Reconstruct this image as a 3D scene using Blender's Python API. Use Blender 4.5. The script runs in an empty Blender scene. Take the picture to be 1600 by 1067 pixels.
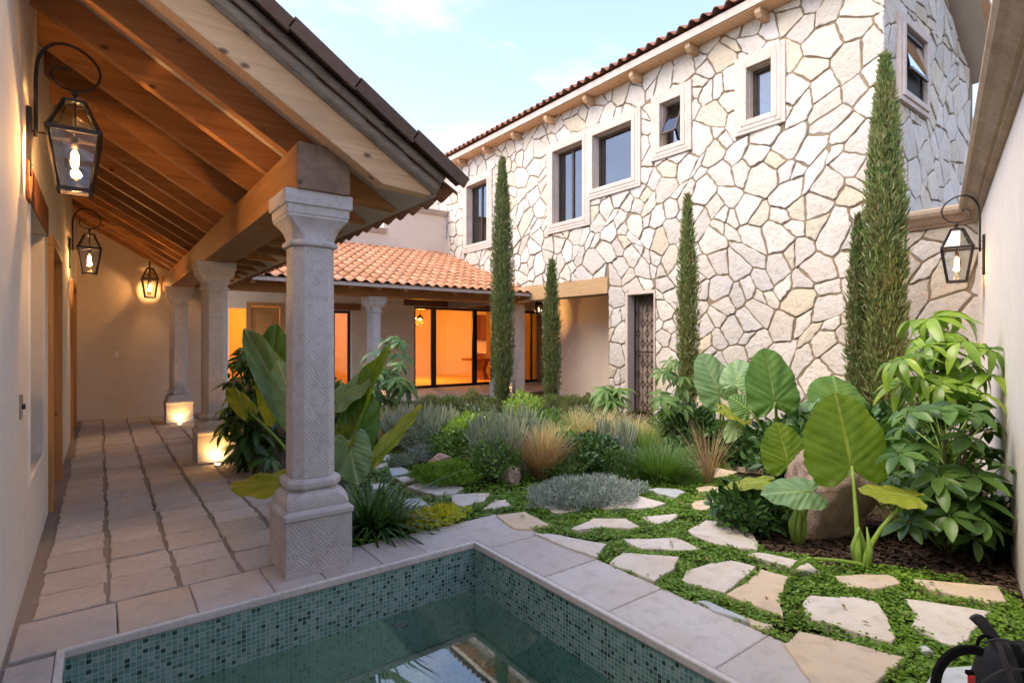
import bpy, math, random
import numpy as np
from mathutils import Vector, Matrix
R = math.radians
random.seed(7); RNG = np.random.default_rng(7)
SC = bpy.context.scene; COL = SC.collection

# ------------------------------------------------------------------ camera, sky, sun, exposure
YAW = 36.84
cam_d = bpy.data.cameras.new('camera'); cam = bpy.data.objects.new('camera', cam_d); COL.objects.link(cam)
cam.location = (0, 0, 1.5); cam.rotation_euler = (R(90), 0, R(-YAW))
cam_d.sensor_width = 36; cam_d.lens = 19.28; cam_d.shift_y = -0.0016
cam_d.clip_start = 0.05; cam_d.clip_end = 3000
SC.camera = cam
SUN_EL, SUN_AZ = 48, 284          # azimuth clockwise from +Y : the sun stands low on the -X side
world = bpy.data.worlds.new('World'); SC.world = world; world.use_nodes = True
wn = world.node_tree; wn.nodes.clear()
def wnode(t, **k):
    n = wn.nodes.new(t)
    for a, b in k.items(): setattr(n, a, b)
    return n
w_out = wnode('ShaderNodeOutputWorld'); w_bg = wnode('ShaderNodeBackground')
w_sky = wnode('ShaderNodeTexSky', sky_type='NISHITA'); w_sky.sun_disc = False
w_sky.sun_elevation = R(SUN_EL); w_sky.sun_rotation = R(SUN_AZ); w_sky.dust_density = 0.6; w_sky.air_density = 1.0; w_sky.ozone_density = 1.5
w_bg.inputs['Strength'].default_value = 0.08
w_tc = wnode('ShaderNodeTexCoord'); w_map = wnode('ShaderNodeMapping'); w_map.inputs['Scale'].default_value = (1.2, 1.2, 3.6)
w_map.inputs['Rotation'].default_value = (0.25, 0.12, 0.5)
w_n = wnode('ShaderNodeTexNoise'); w_n.inputs['Scale'].default_value = 1.5; w_n.inputs['Detail'].default_value = 9; w_n.inputs['Roughness'].default_value = .6; w_n.inputs['Distortion'].default_value = .5
w_r = wnode('ShaderNodeValToRGB'); w_r.color_ramp.elements[0].position = .47; w_r.color_ramp.elements[1].position = .70
w_r.color_ramp.elements[0].color = (.05, .05, .05, 1); w_r.color_ramp.elements[1].color = (.85, .85, .85, 1)
w_mx = wnode('ShaderNodeMix', data_type='RGBA')
w_mx.inputs['B'].default_value = (3.2, 3.05, 3.1, 1)
L = wn.links.new
L(w_tc.outputs['Generated'], w_map.inputs['Vector']); L(w_map.outputs[0], w_n.inputs['Vector']); L(w_n.outputs['Fac'], w_r.inputs['Fac'])
L(w_r.outputs['Color'], w_mx.inputs['Factor']); w_t = wnode('ShaderNodeMix', data_type='RGBA', blend_type='MULTIPLY'); w_t.inputs['Factor'].default_value = 1; w_t.inputs['B'].default_value = (1.12, 1.0, 1.03, 1); L(w_sky.outputs[0], w_t.inputs['A']); L(w_t.outputs['Result'], w_mx.inputs['A']); L(w_mx.outputs['Result'], w_bg.inputs['Color']); L(w_bg.outputs[0], w_out.inputs['Surface'])
sun_d = bpy.data.lights.new('sun', 'SUN'); sun = bpy.data.objects.new('sun', sun_d); COL.objects.link(sun)
sun_d.energy = .86; sun_d.angle = R(50); sun_d.color = (1, .85, .64)
_az = R(SUN_AZ); sdir = Vector((math.sin(_az)*math.cos(R(SUN_EL)), math.cos(_az)*math.cos(R(SUN_EL)), math.sin(R(SUN_EL))))
sun.rotation_euler = sdir.to_track_quat('Z', 'Y').to_euler()
vs = SC.view_settings; vs.view_transform = 'Standard'; vs.look = 'None'; vs.gamma = 1; vs.exposure = 2.72; vs.use_curve_mapping = False

# ------------------------------------------------------------------ helpers
_s, _c = math.sin(R(YAW)), math.cos(R(YAW))
def ray(px, py):
    u = (px-800)/857.; v = (531-py)/857.
    return Vector((_s+u*_c, _c-u*_s, v))
def at(px, py, d): return Vector((0, 0, 1.5)) + ray(px, py)*d          # a point seen there, d metres deep
def gnd(px, py, z=0.):
    r = ray(px, py); return Vector((0, 0, 1.5)) + r*((z-1.5)/r.z)
CAMR = Vector((_c, -_s, 0)); CAMF = Vector((_s, _c, 0))
ORG = {}
def link(o, parent=None):
    COL.objects.link(o)
    if parent is not None:
        o.parent = parent
        ORG[o.name] = ORG[parent.name]
    return o
def tag(o, label=None, cat=None, group=None, kind=None):
    if label: o['label'] = label
    if cat: o['category'] = cat
    if group: o['group'] = group
    if kind: o['kind'] = kind
    return o
def thing(name, loc, label, cat, group=None):
    o = bpy.data.objects.new(name, None); COL.objects.link(o); o.location = loc; o.empty_display_size = .1
    ORG[o.name] = Vector(loc); return tag(o, label, cat, group)
class MB:
    def __init__(s): s.v = []; s.f = []; s.uv = None
    def add(s, vs_, fs_):
        n = len(s.v); s.v += [tuple(p) for p in vs_]; s.f += [tuple(i+n for i in f) for f in fs_]; return s
    def box(s, x0, x1, y0, y1, z0, z1):
        return s.add([(x0,y0,z0),(x1,y0,z0),(x1,y1,z0),(x0,y1,z0),(x0,y0,z1),(x1,y0,z1),(x1,y1,z1),(x0,y1,z1)],
                     [(0,3,2,1),(4,5,6,7),(0,1,5,4),(1,2,6,5),(2,3,7,6),(3,0,4,7)])
    def obox(s, c, a, b, d):        # centre, three half vectors
        c, a, b, d = map(Vector, (c, a, b, d)); p = []
        for k in (-1, 1):
            for i, j in ((-1,-1),(1,-1),(1,1),(-1,1)): p.append(c+a*i+b*j+d*k)
        return s.add(p, [(0,3,2,1),(4,5,6,7),(0,1,5,4),(1,2,6,5),(2,3,7,6),(3,0,4,7)])
    def bar(s, p, q, w, h, up=(0,0,1)):
        p, q = Vector(p), Vector(q); d = (q-p); l = d.length; d.normalize(); up = Vector(up)
        sd = d.cross(up).normalized(); u2 = sd.cross(d)
        return s.obox((p+q)/2, d*l/2, sd*w/2, u2*h/2)
    def loft(s, rings, caps=True):
        n = len(rings[0]); b = len(s.v)
        for r in rings: s.v += [tuple(p) for p in r]
        for k in range(len(rings)-1):
            for i in range(n):
                j = (i+1) % n; s.f.append((b+k*n+i, b+k*n+j, b+(k+1)*n+j, b+(k+1)*n+i))
        if caps: s.f.append(tuple(b+i for i in reversed(range(n)))); s.f.append(tuple(b+(len(rings)-1)*n+i for i in range(n)))
        return s
    def tube(s, pts, r, n=7, caps=True):
        pts = [Vector(p) for p in pts]; rs = r if isinstance(r, (list, tuple)) else [r]*len(pts)
        rings = []; ref = None
        for i, p in enumerate(pts):
            d = (pts[min(i+1, len(pts)-1)]-pts[max(i-1, 0)]).normalized()
            if ref is None: ref = d.orthogonal().normalized()
            ref = (ref-d*ref.dot(d)).normalized(); b2 = d.cross(ref)
            rings.append([p+(ref*math.cos(2*math.pi*k/n)+b2*math.sin(2*math.pi*k/n))*rs[i] for k in range(n)])
        return s.loft(rings, caps)
    def ball(s, c, r, n=10, m=6, sc=(1,1,1)):
        rings = []
        for j in range(m+1):
            a = -math.pi/2+math.pi*j/m; rr = max(math.cos(a), .02)*r
            rings.append([(c[0]+rr*math.cos(2*math.pi*k/n)*sc[0], c[1]+rr*math.sin(2*math.pi*k/n)*sc[1], c[2]+math.sin(a)*r*sc[2]) for k in range(n)])
        return s.loft(rings)
    def build(s, name, m, parent=None, bevel=0, smooth=False, seg=2):
        o_ = ORG[parent.name] if parent is not None else Vector((0,0,0))
        me = bpy.data.meshes.new(name); me.from_pydata([(v[0]-o_.x, v[1]-o_.y, v[2]-o_.z) for v in s.v], [], s.f)
        me.materials.append(m)
        if s.uv is not None:
            ul = me.uv_layers.new(name='UVMap')
            for i, lp in enumerate(me.loops): ul.data[i].uv = s.uv[lp.vertex_index]
        if smooth: me.polygons.foreach_set('use_smooth', [True]*len(me.polygons))
        o = bpy.data.objects.new(name, me); link(o, parent)
        if parent is None: ORG[o.name] = Vector((0,0,0))
        if bevel:
            b = o.modifiers.new('bevel', 'BEVEL'); b.width = bevel; b.segments = seg; b.limit_method = 'ANGLE'; b.angle_limit = R(35)
        return o
def npmesh(name, V, F, m, parent=None, smooth=False):
    o_ = ORG[parent.name] if parent is not None else Vector((0,0,0))
    V = np.asarray(V, dtype=np.float32).reshape(-1, 3)-np.array(o_, dtype=np.float32); F = np.asarray(F, dtype=np.int32); k = F.shape[1]
    me = bpy.data.meshes.new(name); me.vertices.add(len(V)); me.vertices.foreach_set('co', V.ravel())
    me.loops.add(F.size); me.loops.foreach_set('vertex_index', F.ravel())
    me.polygons.add(len(F)); me.polygons.foreach_set('loop_start', np.arange(0, F.size, k, dtype=np.int32))
    me.polygons.foreach_set('loop_total', np.full(len(F), k, dtype=np.int32))
    if smooth: me.polygons.foreach_set('use_smooth', np.ones(len(F), dtype=bool))
    me.materials.append(m); me.update(calc_edges=True)
    o = bpy.data.objects.new(name, me); link(o, parent)
    if parent is None: ORG[o.name] = Vector((0,0,0))
    return o
def wallgrid(mb, O, U, N, us, zs, holes, thick):
    """solid wall in the plane O + u*U + z, thickness along N, with rectangular holes (u0,u1,z0,z1)"""
    O, U, N = map(Vector, (O, U, N)); Zv = Vector((0,0,1))
    us = sorted(set([round(x,4) for x in us]+[round(h[i],4) for h in holes for i in (0,1)])); zs = sorted(set([round(x,4) for x in zs]+[round(h[i],4) for h in holes for i in (2,3)]))
    def solid(i, j):
        if i < 0 or j < 0 or i >= len(us)-1 or j >= len(zs)-1: return False
        a, b = (us[i]+us[i+1])/2, (zs[j]+zs[j+1])/2
        return not any(h[0] < a < h[1] and h[2] < b < h[3] for h in holes)
    idx = {}
    def vid(i, j, k):
        if (i,j,k) not in idx:
            idx[(i,j,k)] = len(mb.v); mb.v.append(tuple(O+U*us[i]+Zv*zs[j]+N*(thick*k)))
        return idx[(i,j,k)]
    for i in range(len(us)-1):
        for j in range(len(zs)-1):
            if not solid(i, j): continue
            for k in (0, 1): mb.f.append((vid(i,j,k), vid(i+1,j,k), vid(i+1,j+1,k), vid(i,j+1,k)))
            if not solid(i-1, j): mb.f.append((vid(i,j,0), vid(i,j+1,0), vid(i,j+1,1), vid(i,j,1)))
            if not solid(i+1, j): mb.f.append((vid(i+1,j,0), vid(i+1,j+1,0), vid(i+1,j+1,1), vid(i+1,j,1)))
            if not solid(i, j-1): mb.f.append((vid(i,j,0), vid(i+1,j,0), vid(i+1,j,1), vid(i,j,1)))
            if not solid(i, j+1): mb.f.append((vid(i,j+1,0), vid(i+1,j+1,0), vid(i+1,j+1,1), vid(i,j+1,1)))
    return mb

# ------------------------------------------------------------------ materials
def newmat(name):
    m = bpy.data.materials.new(name); m.use_nodes = True; nt = m.node_tree; b = nt.nodes['Principled BSDF']; return m, nt, b
def nd(nt, t, ins=None, **k):
    n = nt.nodes.new(t)
    for a, v in k.items(): setattr(n, a, v)
    for a, v in (ins or {}).items():
        if isinstance(v, bpy.types.NodeSocket): nt.links.new(v, n.inputs[a])
        else: n.inputs[a].default_value = v
    return n
def c4(c): return (c[0], c[1], c[2], 1)
def noise(nt, vec, scale, detail=5, rough=.55, dist=0):
    return nd(nt, 'ShaderNodeTexNoise', {'Vector': vec, 'Scale': scale, 'Detail': detail, 'Roughness': rough, 'Distortion': dist}).outputs['Fac']
def ramp(nt, fac, stops):
    r = nd(nt, 'ShaderNodeValToRGB', {'Fac': fac}); el = r.color_ramp.elements
    while len(el) < len(stops): el.new(.5)
    for e, (p, c) in zip(el, stops): e.position = p; e.color = c4(c) if not isinstance(c, (int, float)) else (c, c, c, 1)
    return r.outputs['Color']
def mix(nt, f, a, b, bt='MIX'):
    n = nd(nt, 'ShaderNodeMix', data_type='RGBA', blend_type=bt)
    for k, v in (('Factor', f), ('A', a), ('B', b)):
        if isinstance(v, bpy.types.NodeSocket): nt.links.new(v, n.inputs[k])
        else: n.inputs[k].default_value = v if k == 'Factor' else c4(v)
    return n.outputs['Result']
def math_(nt, op, a, b=0., c=0.):
    n = nd(nt, 'ShaderNodeMath', operation=op)
    for i, v in enumerate((a, b, c)):
        if isinstance(v, bpy.types.NodeSocket): nt.links.new(v, n.inputs[i])
        else: n.inputs[i].default_value = v
    return n.outputs[0]
def bump(nt, b, h, strength=.3, dist=.01):
    n = nd(nt, 'ShaderNodeBump', {'Height': h, 'Strength': strength, 'Distance': dist}); nt.links.new(n.outputs[0], b.inputs['Normal'])
def pos(nt): return nd(nt, 'ShaderNodeTexCoord').outputs['Object']
def scaled(nt, v, s, rot=(0,0,0)): return nd(nt, 'ShaderNodeMapping', {'Vector': v, 'Scale': s, 'Rotation': rot}).outputs[0]
def island(nt): return nd(nt, 'ShaderNodeNewGeometry').outputs['Random Per Island']

def plaster(name, c, c2):
    m, nt, b = newmat(name); p = pos(nt)
    f = noise(nt, p, .7, 7, .68, .5); g = noise(nt, p, 5, 6, .65, .8); h = noise(nt, p, 140, 3)
    col = mix(nt, ramp(nt, f, [(.3, 0.), (.75, 1.)]), c, c2); col = mix(nt, ramp(nt, g, [(.42, .22), (.6, 0.)]), col, [x*.8 for x in c])
    nt.links.new(col, b.inputs['Base Color']); b.inputs['Roughness'].default_value = .85; b.inputs['Specular IOR Level'].default_value = .2
    bump(nt, b, math_(nt, 'ADD', math_(nt, 'MULTIPLY', h, .25), g), .5, .010); return m
def wood(name, c1, c2, axis=0, dark=(.05,.025,.012), k=1.):
    m, nt, b = newmat(name); oi = nd(nt, 'ShaderNodeObjectInfo').outputs['Random']
    off = nd(nt, 'ShaderNodeCombineXYZ', {0: math_(nt, 'MULTIPLY', oi, 13.), 1: math_(nt, 'MULTIPLY', oi, 7.), 2: math_(nt, 'MULTIPLY', oi, 3.)}).outputs[0]
    p = nd(nt, 'ShaderNodeVectorMath', {0: pos(nt), 1: off}, operation='ADD').outputs[0]
    s = [16*k]*3; s[axis] = .9; s2 = [60*k]*3; s2[axis] = 2.
    g = noise(nt, scaled(nt, p, s), 1., 6, .62, .6); fine = noise(nt, scaled(nt, p, s2), 1., 4, .6)
    blot = noise(nt, p, 1.6, 4)
    s3 = [5.5]*3; s3[axis] = 3.2
    vo = nd(nt, 'ShaderNodeTexVoronoi', {'Vector': scaled(nt, p, s3), 'Scale': 1.}).outputs['Distance']
    knot = ramp(nt, vo, [(.05, 1.), (.12, 0.)])
    col = mix(nt, ramp(nt, g, [(.3, 0.), (.68, 1.)]), c1, c2)
    col = mix(nt, ramp(nt, fine, [(.25, .38), (.6, 0.)]), col, [x*.45 for x in c1])
    col = mix(nt, ramp(nt, blot, [(.4, 0.), (.75, .4)]), col, [x*.6 for x in c2])
    col = mix(nt, math_(nt, 'MULTIPLY', knot, .85), col, dark)
    col = mix(nt, 1., col, nd(nt, 'ShaderNodeCombineColor', {0: math_(nt, 'MULTIPLY_ADD', oi, .5, .70), 1: math_(nt, 'MULTIPLY_ADD', oi, .5, .70), 2: math_(nt, 'MULTIPLY_ADD', oi, .5, .70)}).outputs[0], 'MULTIPLY')
    nt.links.new(col, b.inputs['Base Color']); b.inputs['Roughness'].default_value = .62; b.inputs['Specular IOR Level'].default_value = .3
    bump(nt, b, math_(nt, 'ADD', g, math_(nt, 'MULTIPLY', fine, .7)), .35, .006); return m
def stone_mat(name, cols, rough=.85, bs=14, bd=.02, isl=True, big=.9):
    m, nt, b = newmat(name); p = pos(nt)
    if isl:
        ii = island(nt); n = len(cols); base = ramp(nt, ii, [(i/(n-1)*.96+.02, c) for i, c in enumerate(cols)])
        sh = math_(nt, 'FRACT', math_(nt, 'MULTIPLY', ii, 37.3)); v = math_(nt, 'MULTIPLY_ADD', sh, .18, .86)
        base = mix(nt, 1., base, nd(nt, 'ShaderNodeCombineColor', {0: v, 1: v, 2: v}).outputs[0], 'MULTIPLY')
        stain = cols[len(cols)//2]
    else: base = ramp(nt, noise(nt, p, big, 6, .6, .3), [(.28+.5*i/(len(cols)-1), c) for i, c in enumerate(cols)])
    g = noise(nt, p, bs, 8, .68); g2 = noise(nt, p, bs*.22, 5, .6, .4); g3 = noise(nt, p, bs*7, 3)
    col = mix(nt, ramp(nt, g2, [(.42, 0.), (.72, .45)]), base, [cols[-1][0]*.8, cols[-1][1]*.74, cols[-1][2]*.62])
    col = mix(nt, ramp(nt, g, [(.28, .4), (.5, 0.)]), col, [x*.45 for x in cols[0]])
    nt.links.new(col, b.inputs['Base Color']); b.inputs['Roughness'].default_value = rough; b.inputs['Specular IOR Level'].default_value = .25
    bump(nt, b, math_(nt, 'ADD', math_(nt, 'ADD', g, math_(nt, 'MULTIPLY', g2, 1.2)), math_(nt, 'MULTIPLY', g3, .25)), .75, bd); return m
def cantera(name, c1, c2, chisel=True):
    m, nt, b = newmat(name); p = pos(nt); oi = nd(nt, 'ShaderNodeObjectInfo').outputs['Random']
    f = noise(nt, p, 3.2, 6, .62, .4); g = noise(nt, p, 26, 6, .7); h = noise(nt, p, 120, 3)
    pits = ramp(nt, nd(nt, 'ShaderNodeTexVoronoi', {'Vector': p, 'Scale': 22.}).outputs['Distance'], [(.03, 1.), (.11, 0.)])
    pm = ramp(nt, noise(nt, p, 5, 3), [(.55, 0.), (.66, 1.)])
    pits = math_(nt, 'MULTIPLY', pits, pm)
    col = mix(nt, ramp(nt, f, [(.32, 0.), (.68, 1.)]), c1, c2)
    col = mix(nt, ramp(nt, g, [(.3, .5), (.5, 0.)]), col, [x*.55 for x in c1]); col = mix(nt, ramp(nt, g, [(.6, 0.), (.75, .4)]), col, [min(1, x*1.35) for x in c2])
    col = mix(nt, math_(nt, 'MULTIPLY', pits, .6), col, (.09,.07,.06))
    hh = math_(nt, 'ADD', math_(nt, 'MULTIPLY', g, .7), math_(nt, 'MULTIPLY', h, .3)); hh = math_(nt, 'SUBTRACT', hh, math_(nt, 'MULTIPLY', pits, 1.5))
    if chisel:
        w = nd(nt, 'ShaderNodeTexWave', {'Vector': scaled(nt, p, (1,1,1), (0, R(40), R(12))), 'Scale': 17., 'Distortion': 7.5, 'Detail': 4., 'Detail Scale': 1.1}, bands_direction='X').outputs['Fac']
        hh = math_(nt, 'ADD', hh, math_(nt, 'MULTIPLY', w, .55)); col = mix(nt, ramp(nt, w, [(.0, .22), (.35, 0.)]), col, [x*.6 for x in c1])
    nt.links.new(col, b.inputs['Base Color']); b.inputs['Roughness'].default_value = .9; b.inputs['Specular IOR Level'].default_value = .2
    bump(nt, b, hh, .8, .004); return m
def plain(name, c, rough=.5, metal=0., bumps=None, spec=.5):
    m, nt, b = newmat(name); p = pos(nt); f = noise(nt, p, 12, 4)
    nt.links.new(mix(nt, ramp(nt, f, [(.35, 0.), (.7, 1.)]), [x*.8 for x in c], [min(1, x*1.12) for x in c]), b.inputs['Base Color'])
    b.inputs['Roughness'].default_value = rough; b.inputs['Metallic'].default_value = metal; b.inputs['Specular IOR Level'].default_value = spec
    if bumps: bump(nt, b, noise(nt, p, bumps[0], 4), bumps[1], .005)
    return m
def leaf_mat(name, cols, rough=.45, trans=.3, tcol=None, isl=True, spec=.4):
    m, nt, b = newmat(name)
    cols = [tuple(x*1.4 for x in c) for c in cols]; ii = island(nt) if isl else nd(nt, 'ShaderNodeObjectInfo').outputs['Random']
    n = len(cols); col = ramp(nt, ii, [(i/max(n-1, 1)*.96+.02, c) for i, c in enumerate(cols)])
    cl = noise(nt, pos(nt), 3.5, 3); col = mix(nt, ramp(nt, cl, [(.4, 0.), (.7, .35)]), col, [min(1, x*1.5) for x in cols[-1]])
    nt.links.new(col, b.inputs['Base Color']); b.inputs['Roughness'].default_value = rough; b.inputs['Specular IOR Level'].default_value = spec
    tr = nd(nt, 'ShaderNodeBsdfTranslucent'); tc = mix(nt, 1., col, tcol or (1.6, 1.7, .7), 'MULTIPLY'); nt.links.new(tc, tr.inputs['Color'])
    ms = nd(nt, 'ShaderNodeMixShader', {0: trans}); nt.links.new(b.outputs[0], ms.inputs[1]); nt.links.new(tr.outputs[0], ms.inputs[2])
    nt.links.new(ms.outputs[0], nt.nodes['Material Output'].inputs['Surface']); return m
def taro_mat(name, c1, c2, vein, trans=.35):
    c1, c2 = [x*1.35 for x in c1], [x*1.35 for x in c2]
    m, nt, b = newmat(name); uv = nd(nt, 'ShaderNodeUVMap').outputs[0]; sp = nd(nt, 'ShaderNodeSeparateXYZ', {0: uv})
    u = math_(nt, 'ABSOLUTE', math_(nt, 'SUBTRACT', sp.outputs[0], .5)); v = sp.outputs[1]
    t = math_(nt, 'FRACT', math_(nt, 'MULTIPLY', math_(nt, 'SUBTRACT', v, math_(nt, 'MULTIPLY', u, .55)), 9.)); t = math_(nt, 'ABSOLUTE', math_(nt, 'SUBTRACT', t, .5))
    lat = ramp(nt, t, [(.0, .9), (.05, 0.)]); mid = ramp(nt, u, [(.012, 1.), (.03, 0.)])
    vv = math_(nt, 'MAXIMUM', math_(nt, 'MULTIPLY', lat, .55), mid)
    p = pos(nt); f = noise(nt, p, 9, 5)
    vo = nd(nt, 'ShaderNodeTexVoronoi', {'Vector': p, 'Scale': 55.}, feature='DISTANCE_TO_EDGE').outputs['Distance']
    col = mix(nt, ramp(nt, f, [(.3, 0.), (.7, 1.)]), c1, c2); col = mix(nt, ramp(nt, vo, [(.0, .25), (.06, 0.)]), col, vein); col = mix(nt, vv, col, vein)
    sp_ = nd(nt, 'ShaderNodeTexVoronoi', {'Vector': p, 'Scale': 14.}).outputs['Distance']; col = mix(nt, math_(nt, 'MULTIPLY', ramp(nt, sp_, [(.04, 1.), (.09, 0.)]), ramp(nt, noise(nt, p, 6, 3), [(.5, 0.), (.6, .8)])), col, (.22,.16,.05))
    ed = ramp(nt, noise(nt, p, 2.4, 4), [(.5, 0.), (.75, .5)]); col = mix(nt, ed, col, [c2[0]*1.7, c2[1]*1.35, c2[2]])
    nt.links.new(col, b.inputs['Base Color']); b.inputs['Roughness'].default_value = .42; b.inputs['Specular IOR Level'].default_value = .4
    bump(nt, b, math_(nt, 'ADD', math_(nt, 'MULTIPLY', t, -1.2), math_(nt, 'MULTIPLY', f, .5)), .5, .012)
    tr = nd(nt, 'ShaderNodeBsdfTranslucent'); nt.links.new(mix(nt, 1., col, (1.7, 1.6, .5), 'MULTIPLY'), tr.inputs['Color'])
    ms = nd(nt, 'ShaderNodeMixShader', {0: trans}); nt.links.new(b.outputs[0], ms.inputs[1]); nt.links.new(tr.outputs[0], ms.inputs[2])
    nt.links.new(ms.outputs[0], nt.nodes['Material Output'].inputs['Surface']); return m
def emis(name, c, s):
    m, nt, b = newmat(name); b.inputs['Base Color'].default_value = c4(c); b.inputs['Emission Color'].default_value = c4(c); b.inputs['Emission Strength'].default_value = s; return m
def glass(name, tint=(.9,.95,.95), refl=.12, rough=.02):
    m, nt, b = newmat(name); nt.nodes.remove(b)
    t = nd(nt, 'ShaderNodeBsdfTransparent', {'Color': c4(tint)}); g = nd(nt, 'ShaderNodeBsdfGlossy', {'Roughness': rough}); fr = nd(nt, 'ShaderNodeFresnel', {'IOR': 1.5})
    fac = math_(nt, 'ADD', fr.outputs[0], refl); ms = nd(nt, 'ShaderNodeMixShader', {0: fac}); nt.links.new(t.outputs[0], ms.inputs[1]); nt.links.new(g.outputs[0], ms.inputs[2])
    nt.links.new(ms.outputs[0], nt.nodes['Material Output'].inputs['Surface']); return m

M = {}
M['plaster'] = plaster('plaster', (.66,.56,.45), (.71,.61,.50))
M['plaster_light'] = plaster('plaster_light', (.80,.73,.64), (.83,.77,.69))
M['ceiling'] = plaster('ceiling_plaster', (.55,.47,.38), (.60,.52,.43))
M['room'] = plaster('room_plaster', (.70,.55,.38), (.74,.58,.42))
M['stones'] = stone_mat('wall_stones', [(.56,.50,.43), (.60,.54,.48), (.63,.58,.52), (.59,.54,.48), (.64,.59,.54), (.60,.56,.52), (.62,.56,.48), (.60,.51,.37), (.62,.57,.51)], .85, 12, .035)
M['mortar'] = stone_mat('mortar', [(.21,.16,.105), (.29,.225,.155)], .95, 30, .01, False)
M['frame_stone'] = cantera('frame_stone', (.50,.41,.35), (.58,.49,.43), False)
M['cantera'] = cantera('column_stone', (.50,.465,.45), (.62,.59,.575)); M['cantera_plain'] = cantera('column_moulding_stone', (.49,.455,.44), (.62,.59,.575), False)
M['coping_brown'] = cantera('cornice_stone', (.34,.24,.16), (.46,.35,.25), False)
M['paver'] = stone_mat('paver_stone', [(.50,.475,.45), (.61,.585,.56), (.55,.52,.49), (.64,.615,.59), (.57,.52,.47)], .8, 22, .016)
M['grout'] = stone_mat('floor_mortar', [(.25,.22,.195), (.34,.305,.275)], .95, 30, .008, False)
M['coping'] = stone_mat('coping_stone', [(.52,.47,.44), (.57,.53,.51), (.52,.465,.43), (.60,.57,.55), (.58,.54,.51), (.54,.50,.47), (.58,.49,.39)], .72, 9, .014)
M['rim_pale'] = cantera('pale_rim_stone', (.60,.57,.54), (.70,.67,.64), False)
M['flag_pale'] = stone_mat('flagstone_pale', [(.50,.44,.36), (.68,.62,.54), (.62,.55,.46), (.72,.61,.45)], .8, 10, .010, False, 1.6)
M['flag_gold'] = stone_mat('flagstone_gold', [(.50,.41,.31), (.66,.52,.34), (.62,.54,.44), (.64,.46,.27)], .8, 10, .010, False, 2.2)
M['flag_blue'] = stone_mat('flagstone_blue', [(.44,.47,.48), (.56,.58,.57), (.48,.50,.50)], .8, 10, .010, False, 2.)
M['boulder'] = stone_mat('boulder', [(.36,.25,.19), (.46,.34,.27), (.42,.29,.21)], .85, 9, .05, False, 2.)
M['soil'] = stone_mat('soil', [(.035,.024,.017), (.065,.045,.032), (.05,.035,.025)], .95, 30, .03, False, 4.)
M['mulch'] = stone_mat('mulch_chips', [(.05,.03,.02), (.10,.065,.045), (.16,.11,.08), (.07,.04,.03)], .9, 30, .01)
M['mulch_leaf'] = stone_mat('dry_leaf', [(.20,.12,.05), (.30,.19,.08), (.25,.20,.07), (.14,.08,.04)], .8, 30, .004)
M['pine'] = wood('pine_rafter', (.34,.135,.042), (.52,.25,.09), 0)
M['pine_y'] = wood('pine_beam', (.36,.155,.05), (.52,.27,.10), 1)
M['pine_pale'] = wood('pine_pale', (.60,.37,.20), (.70,.46,.27), 0)
M['pine_lintel'] = wood('pine_lintel', (.60,.36,.16), (.68,.45,.23), 1)
M['wood_end'] = wood('old_wood_end', (.20,.12,.075), (.34,.22,.145), 1, (.06,.04,.03), .5)
M['door_wood'] = wood('door_wood', (.46,.22,.075), (.56,.30,.11), 2)
M['red_wood'] = wood('red_wood', (.20,.07,.03), (.28,.11,.05), 0)
M['grey_wood'] = wood('weathered_rib', (.30,.25,.21), (.50,.43,.37), 0, (.05,.04,.035))
M['tile'] = stone_mat('roof_tile', [(.52,.22,.11), (.60,.27,.14), (.64,.31,.17), (.56,.25,.13), (.66,.36,.22)], .75, 20, .006)
M['tile_old'] = stone_mat('old_tile', [(.22,.10,.06), (.32,.14,.085), (.38,.19,.12), (.27,.13,.09)], .85, 20, .008)
M['tile_brown'] = stone_mat('verge_tile', [(.10,.062,.045), (.14,.085,.06), (.12,.075,.055)], .85, 20, .006)
M['iron'] = plain('dark_iron', (.035,.028,.025), .45, .6)
M['bronze'] = plain('window_bronze', (.06,.038,.026), .4, .3)
M['black'] = plain('black_frame', (.012,.010,.010), .4)
M['steel'] = plain('brushed_steel', (.45,.44,.43), .3, 1.)
M['white'] = plain('white_plastic', (.75,.73,.68), .4)
M['glass'] = glass('window_glass', (.6,.62,.6), .14)
M['clear'] = glass('lantern_glass', (.93,.94,.93), .04)
M['door_glass'] = glass('door_glass', (.96,.94,.9), .06)
M['window_backdrop'] = plain('dark_interior', (.02,.017,.014), .8)
M['filament'] = emis('lit_filament', (1., .42, .07), 5)
M['bulb'] = emis('lit_bulb', (1., .42, .10), 9)
M['uplight'] = emis('uplight_lens', (1., .62, .25), 40)
M['sky_reflection'] = plain('painted_sky_reflection', (.62,.56,.47), .9)  # pale sky reflection of the glass, put into a sheet's colour
M['curtain'] = plain('curtain', (.40,.31,.25), .9)
M['fabric'] = plain('black_nylon', (.012,.012,.014), .75, 0, (400,.4), .3)
M['webbing'] = plain('grey_webbing', (.06,.06,.065), .8, 0, (600,.5), .3)
M['mesh_pad'] = plain('black_padding', (.006,.006,.007), .95, 0, (500,.5), .15)
M['red'] = plain('red_plastic', (.55,.03,.02), .35)
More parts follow.
